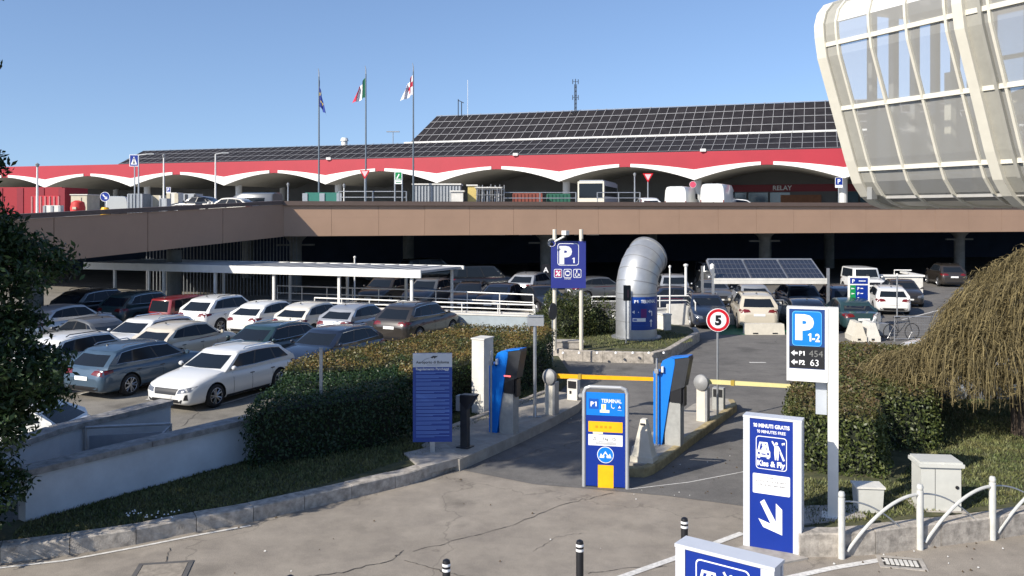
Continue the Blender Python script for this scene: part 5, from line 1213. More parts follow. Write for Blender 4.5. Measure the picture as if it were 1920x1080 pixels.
def big_p1():
    Y=32.6; x=ax(1040,Y); x2=ax(1090,Y); o=empty('parking_sign',(x,Y,.36),0,'large blue P1 parking sign on two pale posts behind the gate','sign'); zt=zy(430,Y)-.36
    for xx in(0,x2-x): s=MB(); s.cyl(xx,0.06,0,zt,.075,14); s.build('post',M_postc,o)
    W=ax(1098,Y)-ax(1033,Y); z0,z1=zy(540,Y)-.36,zy(452,Y)-.36; L0=ax(1033,Y)-x; s=MB(); s.box((L0+W/2,-.06,(z0+z1)/2),(W,.07,z1-z0)); s.build('panel',mat('sign_indigo',srgb(44,52,128),.4,var=.05),o)
    P=Panel((L0,-.096,z0),(1,0,0),(0,-1,0)); m=MB(); H=z1-z0; k=W/65  # px units
    def u(px): return (px-1033)*k
    def v(py): return (540-py)*k
    P.rrect(m,u(1045),v(497.5),u(1085),v(456),.10,1,0); P.rrect(m,u(1046.2),v(496.3),u(1083.8),v(457.2),.085,2,1)
    P.text(m,'P',u(1048.5),v(493),.62,3,0,'L',.055); P.text(m,'1',u(1072.5),v(493),.2,3,0,'L',.03)
    for c,t in((1046,0),(1064,1),(1082,2)):
        P.rrect(m,u(c-7.5),v(520.5),u(c+7.5),v(504),.05,1,0); P.rrect(m,u(c-6.5),v(519.4),u(c+6.5),v(505.1),.04,2,1)
        if t==0: P.rrect(m,u(c-5.5),v(518.4),u(c+5.5),v(506.1),.03,3,2); P.line(m,[(u(c-4),v(517)),(u(c+4),v(508))],.04,4,0); P.disc(m,u(c-2),v(509),.04,4,0,10); P.rect(m,u(c+0),v(517),u(c+4),v(513),4,0)
        if t==1: P.disc(m,u(c),v(512),.105,3,0,16); P.rrect(m,u(c-3.6),v(514.5),u(c+3.6),v(509.5),.02,4,1); P.rect(m,u(c-6),v(523),u(c+6),v(522),3,0)
        if t==2: P.disc(m,u(c-1),v(507.5),.03,3,0,10); P.line(m,[(u(c-1),v(509)),(u(c-1),v(513)),(u(c+3),v(513)),(u(c+4),v(517))],.035,3,0); P.disc(m,u(c-1),v(515),.07,3,0,14); P.disc(m,u(c-1),v(515),.045,4,1,14)
    m.build('panel_marks',[M_signw,MATS['sign_indigo'],mat('magenta_mark',srgb(180,40,90),.5,var=0)],o)
    s=MB(); s.tube([(0,-.1,zt-.45),(.35,-.3,zt-.25)],.04,8); s.box((.38,-.32,zt-.12),(.18,.28,.16),R(-30)); s.lathe([(.0,-.15),(.13,-.12),(.15,0)],(-.12,-.15,zt-.5),(0,-1,-.3),14); s.lathe([(.07,.02),(.0,.03)],(-.12,-.3,zt-.53),(0,-1,-.3),10,1); s.build('security_camera',[M_white,M_black],o)
    for xx in(.15,1.02): s=MB(); s.box((xx,-.11,z1+.05),(.05,.12,.08)); s.build('panel_lamp',M_dgrey,o)
big_p1()
def round_sign(name,x,y,z,zc,r,lab,face,thick=.03,pole_r=.03,back=False,grp=None,dx=0,dy=-1):
    o=empty(name,(x,y,z),0,lab,'road sign',grp); s=MB(); s.cyl(0,.03,0,zc-z+r*.8,pole_r,8); s.build('pole',M_steel,o)
    dn=Vector((dx,dy,0)).normalized(); U=Vector((-dn.y,dn.x,0)); s=MB(); s.tube([Vector((0,.0,zc-z))+dn*0,Vector((0,0,zc-z))+dn*thick],r,28); s.build('plate',M_dgrey if back else M_signw,o)
    P=Panel(Vector((0,0,zc-z))+dn*thick,U if U.x>0 else -U,dn); m=MB(); ms=face(P,m,r)
    if ms: m.build('plate_marks',ms,o)
def f5(P,m,r): P.disc(m,0,0,r*.95,1,1,32); P.disc(m,0,0,r*.70,2,0,32); P.text(m,'5',0,-r*.38,r*.78,3,2,'C',.06); return [M_signw,M_sred,M_black]
round_sign('speed_limit_sign',ax(1346,23),23,.0,zy(600,23),.305,'red ringed speed limit 5 sign on a thin pole behind the right barrier',f5)
round_sign('sign_back',ax(1036,31),31,.0,zy(584,31),.30,'dark back of a round sign seen nearly edge on, left of the P1 sign posts',lambda P,m,r:None,back=True,dx=.85,dy=-.5)
def p12():
    x,y=g(1562,970,.33); o=empty('parking_totem',(x,y,.33),R(-20),'tall white P 1-2 sign with free space counters on a thick post','sign')
    zt=zy(583,y)-.33; W=.66; z0=zy(716,y)-.33; z1=zy(577,y)-.33
    s=MB(); s.box((0,0,zt/2+.03),(.17,.20,zt+.06)); s.box((0,0,.02),(.36,.34,.04)); s.build('post',M_white,o)
    s=MB(); s.box((-.19,.14,z0-.28),(.18,.06,.62)); s.build('rear_fin',mat('fin_grey',(.40,.43,.47),.5,var=.05),o)
    s=MB(); s.box((-.085-W/2,-.0,(z0+z1)/2),(W,.24,z1-z0)); s.build('cabinet_body',M_white,o)
    P=Panel((-.085-W,-.121,z0),(1,0,0),(0,-1,0)); H=z1-z0; m=MB(); k=H/131.0
    # px frame: u from 1480, v from 707
    k=W/73.0; 
    def R_(a,b,c,d,l,i): P.rect(m,(a-1480)*k,H-(d-577)*k,(c-1480)*k,H-(b-577)*k,l,i)
    R_(1484.5,580,1548,692,1,1); R_(1485,650,1547.5,691,2,3)
    def rr(a,b,c,d,r,l,i): P.rrect(m,(a-1480)*k,H-(d-577)*k,(c-1480)*k,H-(b-577)*k,r*k,l,i)
    rr(1490,584,1542.5,649,6,2,4); rr(1491,585,1541.5,648,5,3,2)
    P.text(m,'P',(1495.5-1480)*k,H-(635-577)*k,.40,4,0,'L',.055); P.text(m,'1-2',(1518.5-1480)*k,H-(640-577)*k,.135,4,0,'L',.03,wmax=.19)
    for yy,t,n in((663,'P1','454'),(680,'P2','63')):
        a=(1488-1480)*k; b=H-(yy-577)*k; P.poly(m,[(a,b),(a+.055,b+.05),(a+.055,b+.018),(a+.105,b+.018),(a+.105,b-.018),(a+.055,b-.018),(a+.055,b-.05)],3,0)
        P.text(m,t,(1502.5-1480)*k,b-.038,.075,3,0,'L',.035,sx=.9); P.text(m,n,(1520-1480)*k+(.02 if n=='63' else 0),b-.05,.11,3,5 if n=='454' else 0,'L',0)
    m.build('panel_marks',[M_signw,mat('board_navy',srgb(22,60,120),.4,var=.03),M_signlblue,M_black,mat('rim_cyan',srgb(95,185,230),.4,var=0),mat('dim_digit',(.16,.16,.15),.5,var=0)],o)
p12()
def dirboard():
    Y=41.6; x=ax(1628,Y); o=empty('direction_board',(x,Y,0),R(-6),'blue and green direction board with white frame on a dark pole','sign'); s=MB(); s.cyl(0,.12,0,zy(515,Y),.06,8); s.tube([(0,.12,.9),(-.12,.1,.5),(-.16,.1,0)],.03,6); s.tube([(0,.12,.9),(.12,.1,.5),(.16,.1,0)],.03,6); s.build('pole',M_dgrey,o)
    W=.98; z0,z1=zy(568,Y),zy(518,Y); s=MB(); s.box((-W/2+.05,0,(z0+z1)/2),(W,.1,z1-z0)); s.build('panel',M_white,o)
    P=Panel((-W+.05,-.051,z0),(1,0,0),(0,-1,0)); m=MB(); H=z1-z0; P.rect(m,.08,H-.36,W-.08,H-.08,1,1); P.rect(m,.08,.08,.34,H-.42,1,2); P.rect(m,.34,.08,W-.08,H-.42,1,1); P.text(m,'P',.18,H-.31,.17,2,0,'L',.03)
    P.rect(m,.48,H-.24,.80,H-.20,2,0)
    for i in range(3):
        v=.20+.24*i; P.line(m,[(.14,v),(.28,v)],.035,2,0); P.poly(m,[(.12,v),(.18,v+.05),(.18,v-.05)],2,0); P.text(m,'P',.42,v-.06,.13,2,0,'L',.03); P.rect(m,.56,v-.01,.68,v+.03,2,0)
    m.build('panel_marks',[M_signw,M_signblue,M_sgreen],o)
dirboard()
# ============================================================ duct
def duct():
    X0,Y0=ax(1193,36),36.0; r=.835; o=empty('ventilation_duct',(X0,Y0,.36),0,'big silver ventilation duct bending away to the right on the kerbed island','duct')
    md=mat('duct_steel',(.42,.43,.44),.42,.6,var=.18,vs=1.5,bump=.04,bs=6); d=Vector((.6,.8,0)).normalized(); z0=2.2-.36; Rb=1.55
    pts=[Vector((0,0,0)),Vector((0,0,1.0)),Vector((0,0,z0))]; n=5; seam=[0.02,.95]
    s=MB(); ph=[R(68)*k/n for k in range(n+1)]; P=[Vector((0,0,0)),Vector((0,0,z0))]+[d*(Rb-Rb*math.cos(a))+Vector((0,0,z0+Rb*math.sin(a))) for a in ph[1:]]
    # mitred sections
    T=[Vector((0,0,1)),Vector((0,0,1))]+[d*math.sin(a)+Vector((0,0,math.cos(a))) for a in ph[1:]]; side=Vector((-d.y,d.x,0)); N=40
    def ring(c,t,rr): f=t.cross(side); return [c+(side*math.cos(2*PI*k/N)+f*math.sin(2*PI*k/N))*rr for k in range(N)]
    V=[];rg=[ring(c,t,r) for c,t in zip(P,T)]; F_=[]
    for q in rg: V+=q
    for q in reversed([ring(c,t,r-.02) for c,t in zip(P,T)]): V+=q
    M_=2*len(P)
    for i in range(M_-1):
        for k in range(N): k2=(k+1)%N; F_.append((i*N+k,(i+1)*N+k,(i+1)*N+k2,i*N+k2)[::-1])
    s.add(V,F_); s.build('duct_pipe',md,o,smooth=25)
    def hoop(c,t,w,rr):
        s=MB()
        a=ring(c-t*w/2,t,rr); b=ring(c+t*w/2,t,rr); a0=ring(c-t*w/2,t,r-.01); b0=ring(c+t*w/2,t,r-.01); V=a0+a+b+b0; F_=[]
        for i in range(3):
            for k in range(N): k2=(k+1)%N; F_.append((i*N+k,(i+1)*N+k,(i+1)*N+k2,i*N+k2)[::-1])
        s.add(V,F_); s.build('seam_ring',mat('seam_grey',(.25,.255,.26),.5,.4,var=.1),o,smooth=30)
    for c,t in list(zip(P,T))[1:-1]: hoop(c,t,.035,r+.008)
    for z in(.72,1.62): hoop(Vector((0,0,z)),Vector((0,0,1)),.03,r+.006)
    hoop(P[-1],T[-1],.10,r+.035); hoop(Vector((0,0,.03)),Vector((0,0,1)),.06,r+.18)
    # wrapped sign
    class Cyl(Panel):
        def __init__(s_,rad,a0,z0): s_.r=rad; s_.a0=a0; s_.z0=z0; s_.U=Vector((1,0,0)); s_.V=Vector((0,0,1)); s_.W=Vector((0,-1,0))
        def p(s_,u,v,off=0): a=s_.a0+u/s_.r; rr=s_.r+off; return Vector((rr*math.sin(a),-rr*math.cos(a),s_.z0+v))
        def rect(s_,mb,u0,v0,u1,v1,lay=1,mi=0):
            n=max(1,int((u1-u0)/.06))
            for i in range(n): a=u0+(u1-u0)*i/n; b=u0+(u1-u0)*(i+1)/n; s_.poly(mb,[(a,v0),(b,v0),(b,v1),(a,v1)],lay,mi)
    zb,zt=zy(619,35.2)-.36,zy(557,35.2)-.36; H=zt-zb; C_=Cyl(r+.012,R(-24),zb); W=r*R(110); m=MB(); C_.rect(m,0,0,W,H,1,1); C_.rect(m,0,0,.03,H,2,0)
    C_.text(m,'P1',.16,H-.24,.12,2,0,'L',.03); C_.text(m,'TERMINAL',.42,H-.24,.13,2,0,'L',.02,wmax=.72); C_.rect(m,.05,H-.32,W-.03,H-.31,2,2)
    C_.line(m,[(.12,.72),(.34,.72)],.04,2,0); C_.poly(m,[(.07,.72),(.17,.79),(.17,.65)],2,0); C_.rect(m,.42,.5,.66,.85,2,3)
    C_.line(m,[(.92,.56),(.92,.74),(.82,.74)],.04,2,0); C_.poly(m,[(.74,.74),(.83,.81),(.83,.67)],2,0); C_.line(m,[(.88,.12),(.88,.34)],.04,2,0); C_.poly(m,[(.80,.33),(.96,.33),(.88,.43)],2,0); C_.rect(m,.09,.34,.62,.48,2,0); C_.rect(m,.12,.38,.26,.44,3,2)
    C_.rect(m,.05,.18,W*.6,.19,2,2); m.build('wrapped_sign',[M_signw,mat('wrap_blue',srgb(10,60,140),.35,var=.06),M_sq,mat('plum_square',srgb(95,35,110),.4,var=0)],o)
duct()
x,y=ax(1174,34.3),34.3; o=empty('lane_signal',(x,y,.38),0,'small dark lane signal box on a thin pole in front of the metal duct','signal'); s=MB(); s.cyl(0,0,0,zy(540,y)-.38,.03,8); s.build('pole',M_steel,o)
s=MB(); s.box((.03,-.06,zy(549,y)-.38),(.28,.1,.60)); s.build('signal_box',M_black,o); s=MB(); s.box((.06,-.115,zy(550,y)-.38),(.05,.01,.3)); s.build('lens',mat('dull_plum',(.12,.05,.06),.4,var=0),o)
# electrical box on island
x,y=g(1068,652,.36); s=MB(); s.box((0,0,.12),(1.0,.5,.24)); s.box((0,0,.26),(1.06,.56,.04)); o=s.build('cable_chamber',M_conc,loc=(x,y,.36),label='low grey concrete cable chamber on the grass behind the P1 sign posts',cat='utility box')
# ============================================================ bollards and hoop railing
b0=None
for i,(x,y,lab) in enumerate(((2.54,12.96,'black bollard with white bands directly behind the nearest blue totem'),(.93,12.07,'black bollard with white bands alone in mid road, tallest in view'),(-.85,11.4,'black bollard with white bands at the bottom edge left of centre'),(-2.75,10.9,'black bollard of which only the very tip shows at the bottom edge'))):
    if b0 is None:
        b0=empty('bollard',(x,y,0),0,lab,'bollard','black bollards along the near edge'); s=MB(); s.lathe([(.052,0),(.052,.955),(.045,.985),(.02,1.0),(0,1.0)],(0,0,0),(0,0,1),16); s.build('post',M_black,b0,smooth=40)
        for z in(.93,.865): s=MB(); s.lathe([(.0535,z-.017),(.0535,z+.017)],(0,0,0),(0,0,1),16); s.build('band',M_signw,b0)
        s=MB(); s.lathe([(.10,0),(.10,.02),(.055,.04)],(0,0,0),(0,0,1),14); s.build('foot',M_black,b0)
    else: b=copy_tree(b0); b.location=(x,y,0); b['label']=lab
HP=[g(1578,1047),g(1725,1030),g(1861,1012),(9.6,15.3)]
labs=['pale grey hoop railing bay nearest the Kiss & Fly totem','pale grey hoop railing bay in front of the electrical cabinet','pale grey hoop railing bay cut by the right edge of the picture']
M_hoop=mat('hoop_paint',(.50,.50,.47),.5,var=.12,vs=6)
for i in range(3):
    a=Vector((*HP[i],0)); b=Vector((*HP[i+1],0)); d=b-a; o=empty('hoop_railing',a,0,labs[i],'railing','hoop railings along the right kerb')
    s=MB(); s.lathe([(.055,0),(.055,.96),(.04,.965),(.05,.98),(.055,1.02),(.04,1.06),(0,1.07)],(0,0,0),(0,0,1),14); s.build('post',M_hoop,o,smooth=40)
    if i==2: s=MB(); s.lathe([(.055,0),(.055,.96),(.04,.965),(.05,.98),(.055,1.02),(.04,1.06),(0,1.07)],d,(0,0,1),14); s.build('post',M_hoop,o,smooth=40)
    pts=[];q=[]
    for k in range(15): t=k/14; z=.10+.83*math.sin(t*PI/2)**.95; pts.append(d*(.06+.9*t*t**.0*(1))+Vector((0,0,z))); 
    pts=[d*(.07+.90*(1-math.cos(t*PI/2)))+Vector((0,0,.10+.83*math.sin(t*PI/2))) for t in [k/14 for k in range(15)]]
    pts=[d*(.07+.90*(t))+Vector((0,0,.10+.80*(1-(1-t)**1.9))) for t in [k/14 for k in range(15)]]
    s=MB(); s.tube(pts,.028,8); s.build('hoop',M_hoop,o,smooth=40)
    nb=Vector((-d.y,d.x,0)).normalized()*.05; pts=[d*(.05+.90*(t))+nb+Vector((0,0,.10+.78*(1-t**1.9))) for t in [k/14 for k in range(15)]]
    s=MB(); s.tube(pts,.014,6); s.build('rear_hoop',M_steel,o,smooth=40)
# cabinets on the right lawn
x,y=g(1742,958,.335); o=empty('electrical_cabinet',(x,y,.335),R(-6),'light grey electrical cabinet with overhanging lid on the right lawn','cabinet'); W=ax(1808,y)-ax(1742,y)
s=MB(); c_=mat('cabinet_grey',(.50,.50,.46),.55,var=.08,vs=3); s.box((.20,.24,.38),(.66,.48,.76)); s.build('cabinet_body',c_,o); s=MB(); s.box((.20,.24,.79),(.75,.57,.06)); s.box((.20,.24,.835),(.70,.52,.03)); s.build('lid',c_,o)
s=MB(); s.lathe([(0,.015),(.03,.012),(.03,0)],(.46,-.004,.42),(0,-1,0),12); s.build('lock',M_black,o); s=MB(); s.box((.20,.24,-.0),(.78,.60,.03)); s.build('plinth',M_conc,o); s=MB(); s.box((.10,-.001,.38),(.006,.006,.70)); s.build('door_gap',M_seam,o)
x,y=g(1632,962,.335); o=empty('junction_box',(x,y,.335),R(-6),'small pale box with tapered sides at the foot of the right hedge','cabinet'); s=MB(); s.box((0,.15,.21),(.40,.30,.42),top=(1.12,1.1)); s.build('box_body',c_,o); s=MB(); s.box((0,.15,.435),(.49,.38,.03)); s.build('lid',M_offw,o)
# ============================================================ solar carport
def carport():
    Y0,Y1=43.6,46.4; x0,x1=ax(1340,Y0),ax(1548,Y0); o=empty('solar_canopy',(x0,Y0,0),0,'small solar panel canopy on grey posts over the charging bays','canopy'); W=x1-x0; zl,zh=2.12,2.95; L_=math.hypot(Y1-Y0,zh-zl)
    a=Vector((0,0,zl)); V=Vector((.25,Y1-Y0,zh-zl)); Nn=Vector((1,0,0)).cross(V).normalized()
    s=MB()
    for q0,q1 in(((0,0),(W,0)),((.0,1),(W,1))):
        p=a+Vector((q0[0],0,0))+V*q0[1]; r_=a+Vector((q1[0],0,0))+V*q1[1]; s.tube([p,r_],.09,6)
    for i in range(4): p=a+Vector((W*i/3,0,0)); s.tube([p-Nn*.03,p+V-Nn*.03],.07,6)
    s.build('frame',M_steel,o)
    for i in range(3):
        s=MB(); u0=W*i/3+.06; u1=W*(i+1)/3-.06
        def pt(u,f,d=0): return a+Vector((u,0,0))+V*f+Nn*d
        s.add([pt(u0,.03,.05),pt(u1,.03,.05),pt(u1,.97,.05),pt(u0,.97,.05),pt(u0,.03,.0),pt(u1,.03,.0),pt(u1,.97,.0),pt(u0,.97,.0)],[(0,1,2,3),(4,7,6,5),(0,4,5,1)],0)
        for k in range(9): u=u0+(u1-u0)*k/8; w_=.012; s.add([pt(u-w_,.03,.055),pt(u+w_,.03,.055),pt(u+w_,.97,.055),pt(u-w_,.97,.055)],[(0,1,2,3)],1)
        for f in(.03,.27,.5,.74,.965): h_=.010 if f!=.5 else .016; s.add([pt(u0,f-h_,.058),pt(u1,f-h_,.058),pt(u1,f+h_,.058),pt(u0,f+h_,.058)],[(0,1,2,3)],1)
        s.build('solar_panel',[mat('canopy_cell',(.018,.018,.024),.2,var=.2),mat('canopy_cell_line',(.13,.135,.15),.4,.3,var=0)],o)
    s=MB(); s.box((W/2,-.06,zl-.05),(W+.1,.05,.28)); s.build('front_beam',M_offw,o)
    for u,v in((-.08,0),(W+.12,0),(-.05,2.6),(W+.1,2.6)): s=MB(); s.box((u,v,1.35 if v==0 else 1.3),(.12,.12,2.7)); s.build('post',M_steel,o)
    s=MB(); s.lathe([(0,.2),(.12,.1),(.1,-.1)],(-.1,.1,2.75),(0,0,1),10); s.build('lamp',M_white,o)
carport()
# concrete blocks & barrier boards
def block(px,py,w,h,lab,m=None,board=None,d=.5,rz=0,taper=.86):
    x,y=g(px,py); o=empty('concrete_block',(x,y,0),rz,lab,'concrete block','concrete blocks at the charging bays'); s=MB(); s.box((0,d/2,h/2),(w,d,h),top=(taper if w<1 else .97,taper)); s.build('block',m or M_postc,o)
    s=MB()
    for sx in(-.25,.25): s.box((sx*w,-.002,.07),(w*.13,.02,.05))
    s.build('slot',M_black,o)
block(1435,628,1.75,.48,'long cream concrete block under the white notice board')
block(1352,609,1.35,.50,'cream concrete block left of the speed limit sign')
block(1562,617,.95,.52,'short cream concrete block with dark bar on top')
block(1620,612,.5,.55,'narrow cream block at the foot of the direction board')
block(1598,641,.55,.72,'tapered cream road barrier end before the bicycle rack',d=1.0,taper=.4) if False else None
for px,lab,m_ in((1611,'tapered cream barrier end left of the bicycle rack',M_postc),(1637,'scuffed white tapered barrier end beside the bicycle rack',M_offw)):
    x,y=g(px,641); o=empty('road_barrier',(x,y,0),R(-8),lab,'road barrier'); s=MB(); s.box((0,.6,.12),(.62,1.2,.24)); s.box((0,.6,.52),(.56,1.2,.56),top=(.35,.98)); s.build('barrier_body',m_,o); s=MB(); s.box((0,-.005,.1),(.12,.02,.08)); s.build('slot',M_dgrey,o)
o=empty('notice_board',(*g(1436,612),0),0,'white rectangular notice board on a steel rail above the long concrete block','board'); s=MB(); s.box((0,.2,.88),(1.62,.05,.56)); s.build('panel',M_offw,o); s=MB(); 
for u in(-.9,.92): s.box((u,.2,.62),(.05,.05,1.2))
s.tube([(-.9,.2,1.24),(.92,.2,1.24)],.03,6); s.build('frame',M_steel,o); P=Panel((-.5,.173,.8),(1,0,0),(0,-1,0)); m=MB(); P.line(m,[(.3,.1),(.75,.12)],.02,1,0); P.disc(m,.52,.12,.04,1,0,8); m.build('panel_marks',[M_dgrey],o)
x,y=g(1290,609); o=empty('striped_barrier',(x,y,0),R(6),'white plastic barrier with orange hazard stripes at the ramp end','road barrier'); s=MB(); s.box((-.3,.2,.5),(1.4,.3,1.0),top=(1,.5)); s.build('barrier_body',M_offw,o)
s=MB()
for k in range(3): s.extr([(.02,.1+.28*k),(.30,.28+.28*k),(.30,.40+.28*k),(.02,.22+.28*k)],(0.07,.045,0),(1,0,0),(0,.05,1),(0,-1,0),.02)
s.build('hazard_stripe',mat('faded_orange',(.55,.25,.14),.6,var=.1),o)
for px,py,tp,r_,lab in((1256,612,500,.035,'thin white pole with ball tip right of the metal duct'),(1286,596,497,.07,'thicker white pole between silver SUV and dark blue saloon'),(1338,603,515,.06,'grey pole at the left end of the solar canopy with small lamp'),(1682,600,515,.035,'thin grey pole in front of the white estate car'),(665,560,482,.05,'thin white mast rising above the walkway canopy')):
    x,y=g(px,py); o=empty('thin_pole',(x,y,0),0,lab,'pole'); s=MB(); h=zy(tp,y); s.cyl(0,0,0,h,r_,8); s.build('pole',M_white if px not in(1338,1682) else M_steel,o); s=MB(); s.lathe([(0,.08),(r_*1.8,.03),(r_*1.6,-.06),(0,-.08)],(0,0,h),(0,0,1),8); s.build('cap',M_white,o)
# white stair enclosure
o=empty('stair_enclosure',(ax(1685,58),58,0),R(-6),'white walled stair enclosure with white coping at the right','wall'); s=MB(); s.box((0,0,.62),(3.0,.2,1.24)); s.box((1.4,1.7,.62),(.2,3.2,1.24)); s.box((-1.4,1.7,.62),(.2,3.2,1.24)); s.build('wall',M_offw,o); s=MB(); s.box((0,0,1.29),(3.2,.4,.12)); s.box((1.4,1.85,1.292),(.4,3.3,.12)); s.box((-1.4,1.85,1.292),(.4,3.3,.12)); s.build('coping',M_white,o); s=MB(); s.tube([(.2,1.5,1.2),(.2,1.5,1.55),(1.3,1.5,1.55)],.05,6); s.build('handrail',M_white,o)
# bike rack + bicycle + mesh fence
o=empty('bicycle_rack',(*g(1655,632),0),R(15),'galvanised steel bicycle rack hoops behind the barrier ends','bicycle rack'); s=MB()
for k in range(4): s.tube([(-.5+.28*k,.3*k,0),(-.5+.28*k,.3*k,.7),(-.42+.28*k,.3*k,.95),(-.3+.28*k,.3*k,.95),(-.25+.28*k,.3*k,.7),(-.25+.28*k,.3*k,0)],.03,6)
s.build('hoop',M_steel,o); s=MB(); s.box((0,.5,.35),(.5,1.2,.5)); s.build('locker',M_grey,o)
x,y=g(1690,638); o=empty('bicycle',(x,y,0),R(12),'dark bicycle leaning at the mesh fence beyond the right hedge','bicycle')
def wheel(cx,nm='wheel'):
    s=MB(); s.tube([(cx+.34*math.cos(2*PI*k/24),0,.36+.34*math.sin(2*PI*k/24)) for k in range(25)],.020,6,cap=False); w_=s.build(nm,M_tyre,o); s=MB()
    for k in range(12): s.tube([(cx,0,.36),(cx+.33*math.cos(2*PI*k/12),0,.36+.33*math.sin(2*PI*k/12))],.003,3)
    s.build('spokes',M_steel,w_)
wheel(-.52); wheel(.52)
s=MB(); s.tube([(-.52,0,.36),(-.12,0,.34),(.34,0,.86),(-.20,0,.88),(-.12,0,.34)],.017,6); s.tube([(-.52,0,.36),(-.20,0,.85)],.012,6); s.tube([(.52,0,.36),(.33,0,.98)],.016,6); s.build('frame',M_dgrey,o)
s=MB(); s.box((-.22,0,.98),(.25,.12,.05)); s.cyl(-.21,0,.86,.97,.012,6); s.build('saddle',M_black,o); s=MB(); s.tube([(.30,-.26,1.06),(.33,0,1.0),(.30,.26,1.06)],.013,6); s.build('handlebar',M_dgrey,o)
x,y=g(1677,640); o=empty('mesh_fence',(x,y,0),R(-4),'low wire mesh fence panel between the bicycle rack and the weeping tree','fence'); s=MB(); L_=3.6
s.tube([(0,0,0),(0,0,1.05),(L_,0,1.05),(L_,0,0)],.025,6); s.tube([(0,0,.12),(L_,0,.12)],.02,6); s.build('frame',M_steel,o); s=MB()
for k in range(36): s.tube([(.1*k+.05,0,.12),(.1*k+.05,0,1.05)],.003,3)
for k in range(9): s.tube([(0,0,.12+.1*k),(L_,0,.12+.1*k)],.003,3)
s.build('mesh',M_steel,o)
# ============================================================ things on the upper road
def pole(px,Y,py,r_,lab,cat='pole',m=None,name='lamp_post',arm=0,z=DZ):
    x=ax(px,Y); o=empty(name,(x,Y,z),0,lab,cat); h=zy(py,Y)-z; s=MB(); s.cyl(0,0,0,h,r_,8,r_*.6); s.build('pole',m or M_white,o); s=MB()
    if arm: s.tube([(0,0,h),(arm,0,h+.12)],.05,6); s.box((arm*1.1,0,h+.1),(abs(arm)*.7,.25,.1))
    else: s.lathe([(0,.12),(r_*1.7,.0),(r_,-.2)],(0,0,h),(0,0,1),8)
    s.build('lamp_head',M_grey,o); return o,h
pole(70,66,308,.10,'white lamp post with dark top at the far left of the upper road')
pole(307,75,291,.09,'slim white lamp post between the pedestrian sign and the grey minivan')
pole(404,75,289,.09,'white lamp post with short arm just left of the grey minivan',arm=.8)
pole(260,72,291,.08,'grey post with traffic signal right behind the pedestrian crossing sign',arm=.9,m=M_steel)
pole(1190,76,326,.08,'short grey lamp post left of the right give way sign',m=M_steel)
pole(540,64,345,.06,'small grey post just right of the grey minivan',m=M_steel,name='marker_post')
pole(645,62,347,.06,'small white camera post right of the green fence panel',name='marker_post')
M_fblue=mat('flag_blue',srgb(20,50,130),.7,var=.1); M_fg=mat('flag_green',srgb(20,95,70),.7,var=.1); M_fr=mat('flag_red',srgb(190,30,60),.7,var=.1); M_fw=mat('flag_white',(.75,.74,.76),.7,var=.05); M_gold=mat('flag_gold',(.7,.55,.1),.6,var=0)
def flag(px,py_top,kind,lab):
    Y=62; x=ax(px,Y); z0=DZ; h=zy(py_top,Y)-z0; o=empty('flagpole',(x,Y,z0),0,lab,'flagpole','flagpoles in front of the terminal'); s=MB(); s.cyl(0,0,0,h-.6,.075,10,.045); s.build('pole',mat('pole_blue_grey',(.12,.15,.18),.5,.3,var=.05),o)
    s=MB(); s.tube([(0,0,h-.6),(0,0,h-.25),(-.06,0,h)],[.04,.03,.015],6); s.build('finial',M_grey,o)
    # hanging cloth: grid along fly (i) and hoist (j)
    sh={0:(1,.55,3.0),1:(-1,.95,2.1),2:(-1,.9,2.15)}[kind]; sg,wd,dp=sh; NI,NJ=14,12; V=[]; top=h-.75
    for i in range(NI+1):
        f=i/NI
        for j in range(NJ+1):
            q=j/NJ; hz=(1.5 if kind else 1.9)*(1-.35*f); xx=sg*wd*f*(.55+.45*q if kind else .35+.65*q)+.04*math.sin(f*14+q*3); yy=.12*math.sin(f*11+q*2.5)*f; zz=top-f*(dp*.45)-q*hz+.05*math.sin(f*9)
            V.append((xx,yy,zz))
    F_=[];mi=[]
    s=MB()
    for i in range(NI):
        for j in range(NJ):
            a=i*(NJ+1)+j; f=(i+.5)/NI; q=(j+.5)/NJ
            if kind==0: c=1 if (abs(math.hypot((f-.5)*1.5,q-.5)-.33)<.05 and (i+j)%2==0) else 0
            elif kind==1: c=0 if f<.36 else 1 if f<.68 else 2
            else: c=1 if (abs(q-.45)<.13 and f<.6) or (abs(f-.3)<.12 and q<.8) else 0
            s.add([V[a],V[a+1],V[a+NJ+2],V[a+NJ+1]],[(0,1,2,3)],c)
    s.build('flag',[[M_fblue,M_gold],[M_fg,M_fw,M_fr],[M_fw,M_fr]][kind],o)
flag(598,128,0,'flagpole with limp dark blue flag, left of the three')
flag(686,123,1,'flagpole with green white and red flag, middle of the three')
flag(775,118,2,'flagpole with white flag with red cross, right of the three')
def tri_sign(px,Y,py,sz,lab):
    x=ax(px,Y); zc=zy(py,Y)-DZ; o=empty('give_way_sign',(x,Y,DZ),0,lab,'road sign','give way signs on the upper road'); s=MB(); s.cyl(0,.05,0,zc,.05,8); s.build('pole',M_steel,o); s=MB(); s.extr([(-sz,sz*.6),(sz,sz*.6),(0,-sz*1.1)],(0,0,zc),(1,0,0),(0,0,1),(0,1,0),.03); s.build('plate',M_sred,o)
    P=Panel((0,-.001,zc),(1,0,0),(0,-1,0)); m=MB(); P.poly(m,[(-sz*.62,sz*.42),(sz*.62,sz*.42),(0,-sz*.68)],1,0); m.build('plate_marks',[mat('faded_white_pink',(.62,.50,.52),.6,var=.05)],o)
tri_sign(684,60,325,.36,'give way sign in front of the middle flagpole'); tri_sign(1215,74,331,.45,'give way sign left of the two white vans')
